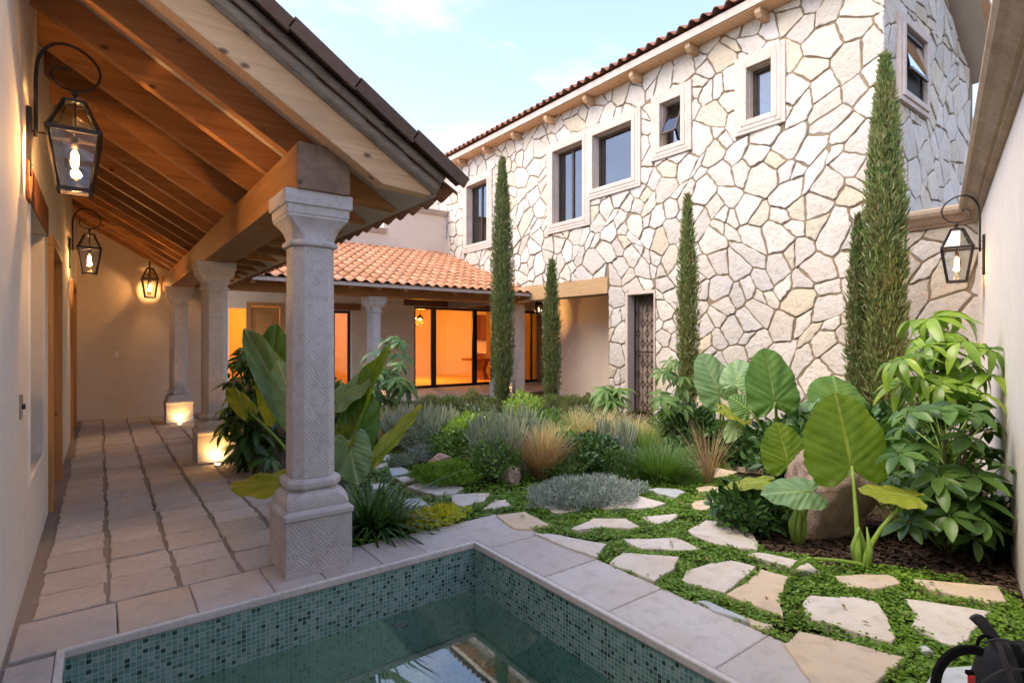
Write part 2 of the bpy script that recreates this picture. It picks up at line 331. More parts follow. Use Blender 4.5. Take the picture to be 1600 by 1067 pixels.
# foliage
M['cypress'] = leaf_mat('cypress_leaf', [(.026,.050,.014), (.048,.088,.024), (.07,.115,.032), (.10,.145,.05), (.15,.17,.075), (.11,.075,.035)], .6, .2)
M['cypress_b'] = leaf_mat('cypress_leaf_olive', [(.030,.055,.014), (.060,.105,.028), (.085,.135,.036), (.13,.18,.055), (.20,.22,.09), (.15,.10,.045)], .6, .2)
M['bark'] = stone_mat('bark', [(.07,.045,.03), (.13,.09,.06)], .9, 30, .02, False)
M['cover'] = leaf_mat('ground_cover_leaf', [(.045,.10,.010), (.075,.15,.014), (.11,.20,.02), (.17,.26,.035)], .45, .3)
M['dark_leaf'] = leaf_mat('dark_leaf', [(.012,.032,.010), (.022,.055,.014), (.035,.085,.02), (.05,.11,.025)], .35, .2)
M['mid_leaf'] = leaf_mat('mid_leaf', [(.035,.075,.018), (.055,.11,.025), (.08,.15,.035), (.12,.19,.05)], .45, .3)
M['lime_leaf'] = leaf_mat('lime_leaf', [(.08,.15,.02), (.13,.22,.03), (.19,.28,.05), (.26,.34,.07)], .45, .35)
M['gloss_leaf'] = leaf_mat('gloss_leaf', [(.02,.052,.012), (.033,.078,.016), (.05,.11,.020), (.08,.145,.026)], .34, .2, None, True, .45)
M['schef_leaf'] = leaf_mat('umbrella_leaf', [(.045,.10,.014), (.075,.15,.018), (.13,.21,.024), (.20,.28,.035)], .28, .3, None, True, .55)
M['silver_leaf'] = leaf_mat('silver_leaf', [(.11,.14,.11), (.17,.21,.17), (.24,.29,.25), (.32,.36,.33)], .7, .15, (1.,1.,.9))
M['lav_leaf'] = leaf_mat('lavender_leaf', [(.09,.13,.065), (.14,.19,.11), (.20,.25,.17), (.28,.31,.25)], .7, .2, (1.1,1.1,.8))
M['lav_flower'] = leaf_mat('lavender_stalk', [(.17,.21,.13), (.25,.29,.19), (.27,.28,.20)], .8, .2, (1.,1.,1.))
M['straw'] = leaf_mat('straw_grass', [(.30,.22,.10), (.42,.33,.17), (.52,.43,.24), (.24,.24,.08)], .7, .3, (1.2,1.1,.7))
M['green_grass'] = leaf_mat('green_grass', [(.06,.12,.02), (.10,.17,.03), (.16,.22,.05)], .6, .3)
M['red_grass'] = leaf_mat('red_grass', [(.18,.10,.06), (.27,.16,.09), (.38,.27,.16), (.24,.22,.10)], .7, .3, (1.2,1.,.7))
M['yellow_leaf'] = leaf_mat('yellow_leaf', [(.30,.30,.02), (.42,.36,.03), (.22,.28,.03)], .5, .35)
M['taro'] = taro_mat('taro_leaf', (.06,.13,.012), (.11,.19,.018), (.30,.38,.06), .5)
M['taro_back'] = taro_mat('taro_leaf_dark', (.045,.12,.02), (.08,.16,.03), (.16,.26,.08), .25)
M['taro_pale'] = taro_mat('taro_leaf_pale', (.10,.19,.07), (.15,.25,.11), (.34,.42,.26), .2)
M['taro_yellow'] = taro_mat('taro_leaf_yellow', (.17,.22,.02), (.26,.29,.03), (.42,.42,.10), .35)
M['petiole'] = leaf_mat('petiole', [(.15,.24,.04), (.22,.32,.06)], .4, .15, None, False)
M['twig'] = plain('twig', (.12,.085,.04), .8)

# mosaic of the pool
def mosaic():
    m, nt, b = newmat('pool_mosaic'); p = pos(nt); S = 1/.026
    sc = nd(nt, 'ShaderNodeVectorMath', {0: p, 3: S}, operation='SCALE').outputs[0]
    fl = nd(nt, 'ShaderNodeVectorMath', {0: nd(nt, 'ShaderNodeVectorMath', {0: sc, 1: (.003,.003,.003)}, operation='ADD').outputs[0]}, operation='FLOOR').outputs[0]
    fr = nd(nt, 'ShaderNodeSeparateXYZ', {0: nd(nt, 'ShaderNodeVectorMath', {0: sc}, operation='FRACTION').outputs[0]})
    nrm = nd(nt, 'ShaderNodeSeparateXYZ', {0: nd(nt, 'ShaderNodeNewGeometry').outputs['True Normal']})
    ds = []
    for i in range(3):
        d = math_(nt, 'SUBTRACT', .5, math_(nt, 'ABSOLUTE', math_(nt, 'SUBTRACT', fr.outputs[i], .5)))   # 0 on a tile edge
        ds.append(math_(nt, 'ADD', d, math_(nt, 'MULTIPLY', math_(nt, 'ABSOLUTE', nrm.outputs[i]), 2.)))
    dm = math_(nt, 'MINIMUM', math_(nt, 'MINIMUM', ds[0], ds[1]), ds[2])
    # tile id without the component along the normal
    absn = nd(nt, 'ShaderNodeVectorMath', {0: nd(nt, 'ShaderNodeNewGeometry').outputs['True Normal']}, operation='ABSOLUTE').outputs[0]
    inv = nd(nt, 'ShaderNodeVectorMath', {0: (1,1,1), 1: absn}, operation='SUBTRACT').outputs[0]
    idv = nd(nt, 'ShaderNodeVectorMath', {0: fl, 1: inv}, operation='MULTIPLY').outputs[0]
    wnz = nd(nt, 'ShaderNodeTexWhiteNoise', {'Vector': idv}, noise_dimensions='3D').outputs['Value']
    col = ramp(nt, wnz, [(0, (.022,.075,.075)), (.13, (.035,.11,.105)), (.17, (.11,.26,.235)), (.45, (.14,.31,.28)), (.62, (.17,.36,.33)), (.8, (.21,.38,.365)), (.95, (.28,.44,.425))])
    g = ramp(nt, dm, [(.05, 1.), (.09, 0.)])
    col = mix(nt, g, col, (.40,.48,.44)); nt.links.new(col, b.inputs['Base Color'])
    nt.links.new(math_(nt, 'MULTIPLY_ADD', g, .5, .18), b.inputs['Roughness']); bump(nt, b, math_(nt, 'SUBTRACT', 1., g), .35, .002); return m
M['mosaic'] = mosaic()
def water():
    m, nt, b = newmat('pool_water'); p = pos(nt)
    b.inputs['Base Color'].default_value = (.75,.95,.88,1); b.inputs['Transmission Weight'].default_value = 1; b.inputs['IOR'].default_value = 1.42; b.inputs['Roughness'].default_value = .0; b.inputs['Coat Weight'].default_value = 1.; b.inputs['Coat IOR'].default_value = 1.75; b.inputs['Coat Roughness'].default_value = .0
    n1 = noise(nt, p, 3.0, 2); bump(nt, b, n1, .05, .02)
    ab = nd(nt, 'ShaderNodeVolumeAbsorption', {'Color': (.46,.70,.60,1), 'Density': .85}); nt.links.new(ab.outputs[0], nt.nodes['Material Output'].inputs['Volume']); return m
M['water'] = water()

# ================================================================== the setting
GX0, GX1, GY0, GY1 = -400., 400., -400., 400.
PX0, PX1, PY0, PY1 = -.15, 2.22, -1.4, 3.43      # pool opening
g = MB()
xs = [GX0, -30, PX0-.02, PX1+.02, 30, GX1]; ys = [GY0, -30, PY0-.02, PY1+.02, 30, GY1]
for i in range(5):
    for j in range(5):
        if i == 2 and j == 2: continue
        g.add([(xs[i],ys[j],-.055),(xs[i+1],ys[j],-.055),(xs[i+1],ys[j+1],-.055),(xs[i],ys[j+1],-.055)], [(0,1,2,3)])
tag(g.build('ground', M['soil']), kind='structure')

def rough_slab(mb, poly, z0, z1, bev=.012, jag=.006, nsub=3, tilt=.0):
    """irregular stone: polygon (x,y) between z0 and z1 with a worn edge"""
    P = [Vector((p[0], p[1])) for p in poly]; n = len(P); pts = []
    for i in range(n):
        a, b = P[i], P[(i+1) % n]; l = (b-a).length; k = max(1, min(nsub, int(l/.05)))
        for t in range(k):
            q = a.lerp(b, t/k); pts.append(q+Vector((random.uniform(-jag, jag), random.uniform(-jag, jag))))
    c = sum(pts, Vector((0,0)))/len(pts); tx, ty = random.uniform(-tilt, tilt), random.uniform(-tilt, tilt)
    def ring(k, z): return [(p.x+(c.x-p.x)*min(.4, k/max((c-p).length, .02)), p.y+(c.y-p.y)*min(.4, k/max((c-p).length, .02)), z+tx*(p.x-c.x)+ty*(p.y-c.y)) for p in pts]
    mb.loft([ring(0, z0), ring(0, z1-bev), ring(bev*.35, z1-bev*.3), ring(bev, z1)])

# --- arcade floor: mortar bed and hand cut slabs
fb = MB(); fb.box(-.9, 1.47, 3.88, 15.2, -.2, -.012); fb.box(1.47, 13.2, 12.4, 15.2, -.2, -.0125); fb.box(-.9, -.335, -1.4, 3.88, -.2, -.0128)
tag(fb.build('arcade_floor_bed', M['grout']), kind='structure')
fp = MB()
xj = [-.30, .03, .385, .74, 1.09, 1.46]
for i in range(5):
    y = 3.90+random.uniform(-.02, .02)
    while y < 15.1:
        h = random.uniform(.345, .385); gx = .015+random.uniform(-.006,.008); gy = .009
        a, b = xj[i]+gx+random.uniform(-.009,.009), xj[i+1]-gx*.8+random.uniform(-.009,.009)
        if not (i == 4 and 3.5 < y < 4.0 and False):
            rough_slab(fp, [(a,y+gy),(b,y+gy+random.uniform(-.006,.006)),(b,y+h-gy),(a,y+h-gy+random.uniform(-.006,.006))], -.03, random.uniform(-.004,.003), .007, .008, 5, .008)
        y += h
y = 12.42
while y < 15:
    x = 1.5+random.uniform(0,.2)
    while x < 12.9:
        w = random.uniform(.34,.4); rough_slab(fp, [(x+.01,y+.01),(x+w-.01,y+.01),(x+w-.01,y+.34),(x+.01,y+.34)], -.03, random.uniform(-.003,.003), .007, .003, 2, .004); x += w
    y += .355
tag(fp.build('arcade_floor', M['paver']), kind='structure')

# --- pool
pool = thing('swimming_pool', (1.03, 1.0, 0), 'small sunken plunge pool lined with green glass mosaic under a pale stone rim', 'pool')
D = -1.05
pw = MB()
pw.add([(PX0,PY0,D),(PX1,PY0,D),(PX1,PY1,D),(PX0,PY1,D),(PX0,PY0,-.02),(PX1,PY0,-.02),(PX1,PY1,-.02),(PX0,PY1,-.02)],
       [(0,1,2,3),(0,4,5,1),(1,5,6,2),(2,6,7,3),(3,7,4,0)])
pw.build('mosaic_lining', M['mosaic'], pool)
cp = MB()
def coping_row(p0, p1, w_in, horiz, lens):
    a = p0; I_ = .026
    for l in lens:
        b = min(a+l, p1)
        if horiz: poly = [(a+.0015, PY1+I_), (b-.0015, PY1+I_), (b-.0015, PY1+w_in), (a+.0015, PY1+w_in)]
        else: poly = [(PX1+I_, a+.0015), (PX1+w_in, a+.0015), (PX1+w_in, b-.0015), (PX1+I_, b-.003)]
        rough_slab(cp, poly, -.045, random.uniform(-.0015,.0015)+.002, .010, .0012, 6, .0015)
        a = b
        if a >= p1-.01: break
coping_row(PX0-.2, PX1+.04, .44, True, [.42,.36,.40,.30,.38,.33,.5])
coping_row(-1.4, PY1+.44, .50, False, [.55,.62,.50,.7,.48,.66,.55,.6,.5,.6])
a = -1.4
while a < PY1-.1:
    b = min(a+.6, PY1-.014); rough_slab(cp, [(PX0-.2,a+.003),(PX0-.026,a+.003),(PX0-.026,b-.003),(PX0-.2,b-.003)], -.045, .002, .010, .0012, 6); a = b
cp.build('stone_rim', M['coping'], pool)
re_ = MB(); re_.box(PX0-.024, PX1+.024, PY1-.010, PY1+.024, -.045, .0015); re_.box(PX1-.010, PX1+.024, PY0, PY1-.0105, -.045, .0018); re_.box(PX0-.024, PX0+.010, PY0, PY1-.0105, -.045, .0026)
re_.build('rim_edge', M['rim_pale'], pool, .008)
for c_, ax in (((1.62, PY1-.006, -.52), 1), ((PX1-.006, 2.75, -.50), 0)):
    j = MB(); c_ = Vector(c_); N = Vector((0,-1,0)) if ax else Vector((-1,0,0)); U = Vector((1,0,0)) if ax else Vector((0,1,0))
    j.loft([[c_+(U*math.cos(t)+Vector((0,0,1))*math.sin(t))*r_+N*h_ for t in [2*math.pi*q/20 for q in range(20)]] for r_, h_ in ((.045,0),(.045,.008),(.036,.014),(.022,.010),(.018,.002))])
    j.build('water_jet', M['white'], pool)
wt = MB(); wt.box(PX0+.001, PX1-.001, PY0+.001, PY1-.001, D+.001, -.35)
tag(wt.build('water', M['water']), kind='structure')

# ================================================================== left house wall with window niche and doors
WX = -.37
lw = thing('house_side_wall', (WX, 7, 0), 'cream plaster house wall on the left carrying the lanterns beside the paved walkway', 'wall')
m_ = MB(); wallgrid(m_, (WX,0,0), (0,1,0), (-1,0,0), [-3, 13.0], [-.1, 5.2], [(4.62,5.9,.58,2.36),(6.25,7.72,-.1,2.42),(10.55,12.1,-.1,2.42)], .30)
m_.build('wall', M['plaster_light'], lw, .012)
MB().box(WX-.29, WX-.26, 4.625, 5.895, .585, 2.355).build('window_pane', M['window_backdrop'], lw)
MB().box(WX-.20, WX+.018, 4.45, 6.02, 2.365, 2.60).build('lintel', M['red_wood'], lw, .006)
def wood_door(y0, y1, z1):
    f = MB()
    f.box(WX-.22, WX+.035, y0+.002, y0+.085, -.01, z1-.09); f.box(WX-.22, WX+.035, y1-.085, y1-.002, -.01, z1-.09); f.box(WX-.22, WX+.037, y0+.002, y1-.002, z1-.088, z1-.004)
    fr = f.build('door_frame', M['door_wood'], lw, .005)
    l = MB(); l.box(WX-.14, WX-.095, y0+.088, (y0+y1)/2-.002, 0, z1-.092); l.box(WX-.14, WX-.095, (y0+y1)/2+.002, y1-.088, 0, z1-.092)
    for a, b in ((y0+.088, (y0+y1)/2-.002), ((y0+y1)/2+.002, y1-.088)):
        for z0_, z1_ in ((.18,.95),(1.1,z1-.25)):
            l.box(WX-.095, WX-.082, a+.12, b-.12, z0_, z1_)
    le = l.build('door_leaf', M['door_wood'], lw, .006)
    h = MB(); h.tube([(WX-.085,(y0+y1)/2-.06,1.0),(WX-.04,(y0+y1)/2-.06,1.0),(WX-.04,(y0+y1)/2-.16,1.0)], .009); h.build('handle', M['iron'], le, smooth=True)
wood_door(6.25, 7.72, 2.42); wood_door(10.55, 12.1, 2.42)
q = MB(); q.box(WX, WX+.010, 4.14, 4.21, 1.05, 1.19); sw = q.build('switch_plate', M['steel'], lw, .003)
MB().tube([(WX+.010,4.175,1.12),(WX+.024,4.175,1.12)], .016, 12).build('button', M['iron'], sw)

# end wall of the arcade and the back house
ew = thing('arcade_end_wall', (.8, 13, 0), 'plain cream plaster wall closing the far end of the arcade, with one lantern and a switch', 'wall')
wallgrid(MB(), (-.67,13.0,0), (1,0,0), (0,1,0), [0, 2.75], [-.1, 5.2], [], .25)
m_ = MB(); wallgrid(m_, (-.67,13.003,0), (1,0,0), (0,1,0), [0, 2.75], [-.1, 4.2], [], .25); m_.build('wall', M['plaster'], ew, .01)
MB().box(.205, .275, 12.993, 13.004, 1.17, 1.29).build('switch_plate', M['white'], ew, .003)

BY = 15.2
bh = thing('back_house', (7, BY, 0), 'low cream plaster house wing at the back with wide black framed glass doors lit orange', 'house')
holes = [(.45,.92,0,2.30),(.96,1.72,0,2.40),(2.6,3.58,0,2.32),(5.55,9.28,0,2.52),(9.78,10.78,0,2.52)]
m_ = MB(); wallgrid(m_, (2.1,BY,0), (1,0,0), (0,1,0), [0, 4.60, 11.6], [-.1, 4.62], holes, .25); m_.build('wall', M['plaster'], bh, .01)
m_ = MB(); m_.box(2.1, 6.62, BY+.05, BY+.30, 4.622, 4.70); m_.build('parapet_top', M['plaster_light'], bh)
m_ = MB(); m_.box(6.67, 8.79, BY+.012, BY+.30, 4.62, 5.46); m_.build('upper_wall', M['plaster'], bh)
m_ = MB(); m_.box(2.1, 6.5, BY+1.3, BY+1.5, 4.5, 5.9); m_.build('terrace_wall', M['plaster_light'], bh)
def cornice(mb, x0, x1, y, z):
    for dz, h, o in ((0,.05,.05),(.05,.06,.10),(.11,.05,.15)): mb.box(x0, x1+o*.0, y-o, y+.2, z+dz, z+dz+h-.001)
m_ = MB(); cornice(m_, 2.1, 6.74, BY-.0, 4.62); cornice(m_, 6.60, 8.79, BY+.0, 5.40); m_.build('cornice', M['frame_stone'], bh, .012)
MB().box(7.30, 11.9, BY-.035, BY-.002, 2.54, 2.74).build('lintel', M['red_wood'], bh, .006)
MB().box(4.5, 5.95, BY-.035, BY-.002, 2.34, 2.52).build('lintel', M['red_wood'], bh, .006)
def glazed(x0, x1, z1, bars, fw=.075):
    f = MB(); y0, y1 = BY+.05, BY+.12
    f.box(x0+.002, x0+fw, y0, y1, .0, z1-.003); f.box(x1-fw, x1-.002, y0, y1, .0, z1-.003)
    f.box(x0+fw, x1-fw, y0+.002, y1-.002, z1-fw, z1-.004); f.box(x0+fw, x1-fw, y0+.002, y1-.002, 0, .085)
    for b, w in bars: f.box(b-w/2, b+w/2, y0-.01, y1-.004, .085, z1-fw)
    fr = f.build('door_frame', M['black'], bh)
    gl = MB(); edges = [x0+fw]+[b for b, w in bars]+[x1-fw]
    for a, b in zip(edges[:-1], edges[1:]): MB().box(a+.0015, b-.003, BY+.08, BY+.086, .087, z1-fw-.002).build('glass_pane', M['door_glass'], fr)
glazed(7.65, 11.38, 2.52, [(8.36,.16),(9.89,.16),(10.62,.12)]); glazed(11.88, 12.88, 2.52, [(12.3,.06)]); glazed(4.70, 5.68, 2.32, [(5.2,.06)])
# wooden doors at the left of the back wing
f = MB()
for a, b in ((2.95,3.06),(3.76,3.86)): f.box(a, b, BY-.03, BY+.06, 0, 2.36)
f.box(2.95, 3.86, BY-.032, BY+.06, 2.362, 2.46); f.build('door_frame', M['door_wood'], bh, .006)
l = MB(); l.box(3.065, 3.755, BY+.0, BY+.045, .01, 2.355)
for z0_, z1_ in ((.2,.9),(1.05,2.2)): l.box(3.19, 3.63, BY-.018, BY-.0005, z0_, z1_); l.box(3.25, 3.57, BY-.03, BY-.0185, z0_+.06, z1_-.06)
l.build('door_leaf', M['door_wood'], bh, .01)
# lit rooms behind the glass
def room(x0, x1, y1, name='room_shell'):
    r = MB(); y0 = BY+.255
    r.add([(x0,y0,.0),(x1,y0,.0),(x1,y1,.0),(x0,y1,.0),(x0,y0,2.9),(x1,y0,2.9),(x1,y1,2.9),(x0,y1,2.9)], [(0,1,2,3),(4,7,6,5),(1,5,6,2),(2,6,7,3),(3,7,4,0)])
    r.build(name, M['room'], bh)
room(2.3, 5.9, 18); room(6.2, 19, 21)
def warm(name, loc, e, r=.12, col=(1,.36,.045), parent=None):
    d = bpy.data.lights.new(name, 'POINT'); d.energy = e; d.shadow_soft_size = r; d.color = col
    o = bpy.data.objects.new(name, d); o.location = Vector(loc)-(ORG[parent.name] if parent else Vector((0,0,0))); link(o, parent); return o
def pendant(x, y, z, label, e):
    t = thing('pendant_lamp', (x,y,2.9), label, 'lamp', 'lit pendant lamps inside the back rooms')
    MB().tube([(x,y,2.9),(x,y,z+.18)], .008).build('cord', M['iron'], t)
    MB().loft([[(x+r_*math.cos(a), y+r_*math.sin(a), zz) for a in [2*math.pi*k/16 for k in range(16)]] for r_, zz in ((.03,z+.18),(.05,z+.15),(.14,z+.02),(.135,z+.02),(.045,z+.14),(.028,z+.165))]).build('shade', M['iron'], t, smooth=True)
    MB().ball((x,y,z+.0), .045).build('bulb', M['bulb'], t, smooth=True); warm('room_light', (x,y,z-.12), e, .15, parent=t)
pendant(9.3, 18.0, 2.25, 'lit pendant lamp inside the room behind the wide glass doors', 75)
pendant(13.2, 17.6, 2.25, 'lit pendant lamp above the dining table near the kitchen wall', 60)
pendant(3.6, 16.4, 2.3, 'lit pendant lamp in the small room behind the wooden door', 22)
dt = thing('dining_table', (12.2, 17.4, 0), 'heavy dark wood dining table seen through the right hand glass door', 'table')
MB().box(11.0, 13.8, 16.9, 17.9, .72, .79).build('table_top', M['red_wood'], dt, .01)
for x_ in (11.6, 13.2):
    MB().loft([[(x_+sx*a, 17.4+sy*b, z_) for sx, sy in ((-1,-1),(1,-1),(1,1),(-1,1))] for a, b, z_ in ((.14,.35,0),(.10,.28,.10),(.07,.16,.35),(.12,.34,.719))]).build('leg', M['red_wood'], dt, .01)
kc = thing('kitchen_cabinet', (15.5, 20.6, 0), 'brown wooden kitchen cabinets with pale counter on the far room wall', 'cabinet')
m_ = MB(); m_.box(13.6, 18.5, 20.3, 20.98, .0, .9)
for k in range(6): m_.box(13.65+k*.8, 14.4+k*.8, 20.27, 20.299, .1, .85)
m_.build('base_cabinet', M['red_wood'], kc, .006); MB().box(13.5, 18.6, 20.2, 20.985, .902, .95).build('counter', M['white'], kc)
m_ = MB(); m_.box(13.6, 18.5, 20.6, 20.98, 1.5, 2.6)
for k in range(6): m_.box(13.65+k*.8, 14.4+k*.8, 20.57, 20.599, 1.53, 2.57)
m_.build('wall_cabinet', M['red_wood'], kc, .006)

# ================================================================== columns
def sq(cx, cy, h, z, ch=0.):
    """8 points: a square of half size h with corners cut by ch"""
    c = max(ch, .0005); return [(cx+x, cy+y, z) for x, y in ((-h+c,-h),(h-c,-h),(h,-h+c),(h,h-c),(h-c,h),(-h+c,h),(-h,h-c),(-h,-h+c))]
def column(cx, cy, label, zb=0.):
    t = thing('stone_column', (cx,cy,zb), label, 'column', 'carved stone columns around the courtyard')
    MB().loft([sq(cx,cy,.212,zb,.004), sq(cx,cy,.212,.352,.004)]).build('plinth', M['cantera'], t, .008)
    prof = [(.214,.3525,.006),(.222,.366,.012),(.222,.392,.014),(.205,.408,.012),(.196,.414,.012),(.198,.424,.014)]
    for k in range(7):
        a = k/6*math.pi/2; prof.append((.160+.038*math.cos(a)**1.2, .43+.085*math.sin(a), .014+.07*k/6))
    prof += [(.150,.53,.078),(.166,.533,.075),(.174,.548,.078),(.175,.575,.078),(.166,.592,.076),(.146,.598,.070)]
    MB().loft([sq(cx,cy,h,z,c) for h, z, c in prof]).build('base_moulding', M['cantera_plain'], t, .003)
    MB().loft([sq(cx,cy,.138,.5985,.058), sq(cx,cy,.137,1.3,.058), sq(cx,cy,.134,2.11,.058)]).build('shaft', M['cantera'], t, .006)
    prof = [(.136,2.1105,.06),(.154,2.114,.066),(.160,2.128,.068),(.154,2.145,.066),(.142,2.15,.06)]
    for k in range(8):
        a = k/7; prof.append((.139+.048*a**2.2, 2.155+.125*a, .060*(1-a)+.004))
    prof += [(.192,2.284,.003),(.192,2.30,.003),(.198,2.305,.003),(.198,2.355,.003),(.214,2.362,.003),(.215,2.45,.003)]
    MB().loft([sq(cx,cy,h,z,c) for h, z, c in prof]).build('capital', M['cantera_plain'], t, .003)
    return t
column(1.13, 3.78, 'nearest grey stone column with square plinth at the pool edge'); column(1.13, 7.70, 'second stone column along the arcade with a floor light glowing on its plinth')
column(1.13, 11.63, 'stone column at the far corner of the arcade with a lit plinth'); column(4.87, 11.63, 'pale stone column left of the wide glass doors under the tiled roof')

# ================================================================== arcade roof
ar = thing('arcade_roof', (1.15, 3.5, 2.45), 'sloping timber roof of the arcade with pine rafters and brown clay tiles', 'roof')
def zb(x): return 2.745-.60*(x-1.15)
SL = Vector((1,0,-.60)).normalized(); NR = Vector((.60,0,1)).normalized()
MB().box(.985, 1.315, 3.56, 13.0, 2.4505, 2.742).build('beam', M['pine_y'], ar, .008)
MB().box(.983, 1.317, 3.543, 3.5595, 2.4515, 2.743).build('beam_end', M['wood_end'], ar, .004)
k = 0; y = 3.43
while y < 12.9:
    x0, x1 = WX+.002, 1.86; w = .115 if k == 0 else .085
    r = MB(); y0, y1 = y, y+w; P_ = [(x0, zb(x0)), (1.50, zb(1.50)), (x1, 2.515), (x1, zb(x1)+.218), (x0, zb(x0)+.218)]
    r.loft([[(x, yy, z) for x, z in P_] for yy in (y0, y1)])
    r.build('rafter', M['pine_pale'] if k == 0 else M['pine'], ar, .006); y += .60 if k else .58; k += 1
c_ = MB(); P_ = [(WX+.001, zb(WX)+.2185), (1.90, zb(1.90)+.2185), (1.90, zb(1.90)+.25), (WX+.001, zb(WX)+.25)]
c_.loft([[(x, yy, z) for x, z in P_] for yy in (3.435, 12.999)]).build('ceiling_panel', M['ceiling'], ar)
# weathered ribbed verge and the tiles over it
def along(x, y, n): return Vector((x, y, zb(x)+.2185))+NR*n
rb = MB()
for dy, dn, r_ in ((-.045,.032,.034),(-.085,.085,.030),(-.03,.135,.034)):
    pts = [along(x, 3.43+dy, dn)+Vector((0,random.uniform(-.002,.002),random.uniform(-.002,.002))) for x in np.linspace(WX-.6, 1.86, 30)]
    rb.tube(pts, r_, 10)
P0, P1 = along(WX-.6, 3.42, .07), along(1.88, 3.42, .07); rb.bar(P0, P1, .06, .15, NR)
rb.build('verge_moulding', M['grey_wood'], ar, smooth=True)
vt = MB(); x = WX-.76; k = 0
while x < 1.62:
    h = .004 if k % 2 else 0.
    vt.bar(along(x, 3.285, .150+h), along(x+.40, 3.285, .136+h), .175, .022, NR)
    vt.bar(along(x, 3.205, .118+h), along(x+.398, 3.205, .104+h), .016, .085, NR)
    x += .384; k += 1
vt.build('verge_tile', M['tile_brown'], ar, .004)

def tile_field(name, mat, parent, O, U, S, nu, ns, w=.235, ex=.36, amp=.052, lift=.028, thick=.012, jit=.004):
    """S shaped clay tiles laid on the slope: each tile its own island"""
    O, U, S = Vector(O), Vector(U).normalized(), Vector(S).normalized(); N = U.cross(S).normalized()
    if N.z < 0: N = -N
    V = []; F = []; K = 9
    for j in range(ns):
        for i in range(nu):
            b = len(V); ju, js, jn = random.uniform(-jit,jit), random.uniform(-jit,jit)*2, random.uniform(-jit,jit)*.7
            for (s_, n_) in ((0, lift), (ex*1.14, .0)):
                for lay in (0, 1):
                    for q in range(K):
                        t = q/(K-1)
                        h = amp*math.sin(math.pi*t/.62) if t < .62 else -amp*.38*math.sin(math.pi*(t-.62)/.38)
                        V.append(O+U*(i*w+t*w*1.02+ju)+S*(j*ex+s_+js)+N*(h+n_+jn-(thick if lay else 0)))
            for q in range(K-1):
                F.append((b+q, b+q+1, b+2*K+q+1, b+2*K+q)); F.append((b+K+q, b+3*K+q, b+3*K+q+1, b+K+q+1)); F.append((b+q, b+K+q, b+K+q+1, b+q+1))
    return npmesh(name, [tuple(v) for v in V], F, mat, parent)
S_ = Vector((-1,0,.60)).normalized()
tile_field('roof_tiles', M['tile_old'], ar, along(1.98, 3.34, .045), (0,1,0), S_, 42, 8)
u_ = MB()
for i in range(34): # under tiles seen at the eave
    pass

# ================================================================== back veranda roof
br = thing('veranda_roof', (6, 11.4, 2.5), 'low orange clay tiled roof over the veranda at the back of the courtyard', 'roof')
MB().box(1.5, 8.78, 11.47, 11.77, 2.4505, 2.70).build('beam', M['pine'], br, .008)
def zr(y): return 2.70+.36*(y-11.47)
x = 2.2
while x < 11.2:
    r = MB(); P_ = [(10.98, zr(10.98)+.03), (11.1, zr(11.1)), (15.19, zr(15.19)), (15.19, zr(15.19)+.14), (10.98, zr(10.98)+.14)]
    r.loft([[(xx, yy, z) for yy, z in P_] for xx in (x, x+.09)]); r.build('rafter', M['pine_y'], br, .005); x += .62
    if x > 8.5: break
c_ = MB(); P_ = [(10.93, zr(10.93)+.141), (15.19, zr(15.19)+.141), (15.19, zr(15.19)+.17), (10.93, zr(10.93)+.17)]
c_.loft([[(xx, yy, z) for yy, z in P_] for xx in (1.6, 8.78)]).build('ceiling_panel', M['ceiling'], br)
MB().box(1.6, 8.78, 10.90, 10.928, zr(10.93)+.10, zr(10.93)+.172).build('fascia', M['frame_stone'], br, .004)
tile_field('roof_tiles', M['tile'], br, (1.7, 10.86, zr(10.86)+.20), (1,0,0), (0,1,.36), 30, 12, w=.236, ex=.38, amp=.045)

# ================================================================== stone building
SX = 8.8; CY = 3.04
sb = thing('stone_building', (SX, 9, 0), 'two storey house clad in pale irregular field stones with framed windows and clay tiled eave', 'building')
# u runs along +Y on the front, from the right wall corner (2.0) to the far end
WIN = [('w', 12.62,14.0, 4.20,6.14), ('w', 8.95,10.10, 4.25,6.08), ('w', 7.56,8.70, 4.83,6.06), ('h', 6.36,6.86, 5.24,6.12), ('h', 4.62,5.06, 5.20,6.11)]
WIN = [(12.88,13.95,4.32,6.07),(9.02,10.05,4.30,6.04),(7.58,8.70,4.85,6.03),(6.38,6.86,5.26,6.11),(4.63,5.06,5.22,6.10)]
DOOR = (7.02, 7.75, -.1, 2.47); PASS = (8.27, 18.45, -.1, 2.50)
EAVE = 6.95
fh = [tuple(w) for w in WIN]+[DOOR, PASS, (15.40, 18.45, 2.49, 2.95)]
m_ = MB(); wallgrid(m_, (SX+.02,0,0), (0,1,0), (1,0,0), [CY+.02, 18.5], [-.1, EAVE], fh, .30)
wallgrid(m_, (SX+.34,CY+.02,0), (1,0,0), (0,1,0), [0, 3.98], [-.1, 6.5], [(.55,1.2,5.25,6.04)], .28)
m_.box(12.55, 12.82, CY+.31, 18.5, -.1, 6.5)
wm = m_.build('mortar_wall', M['mortar'], sb)

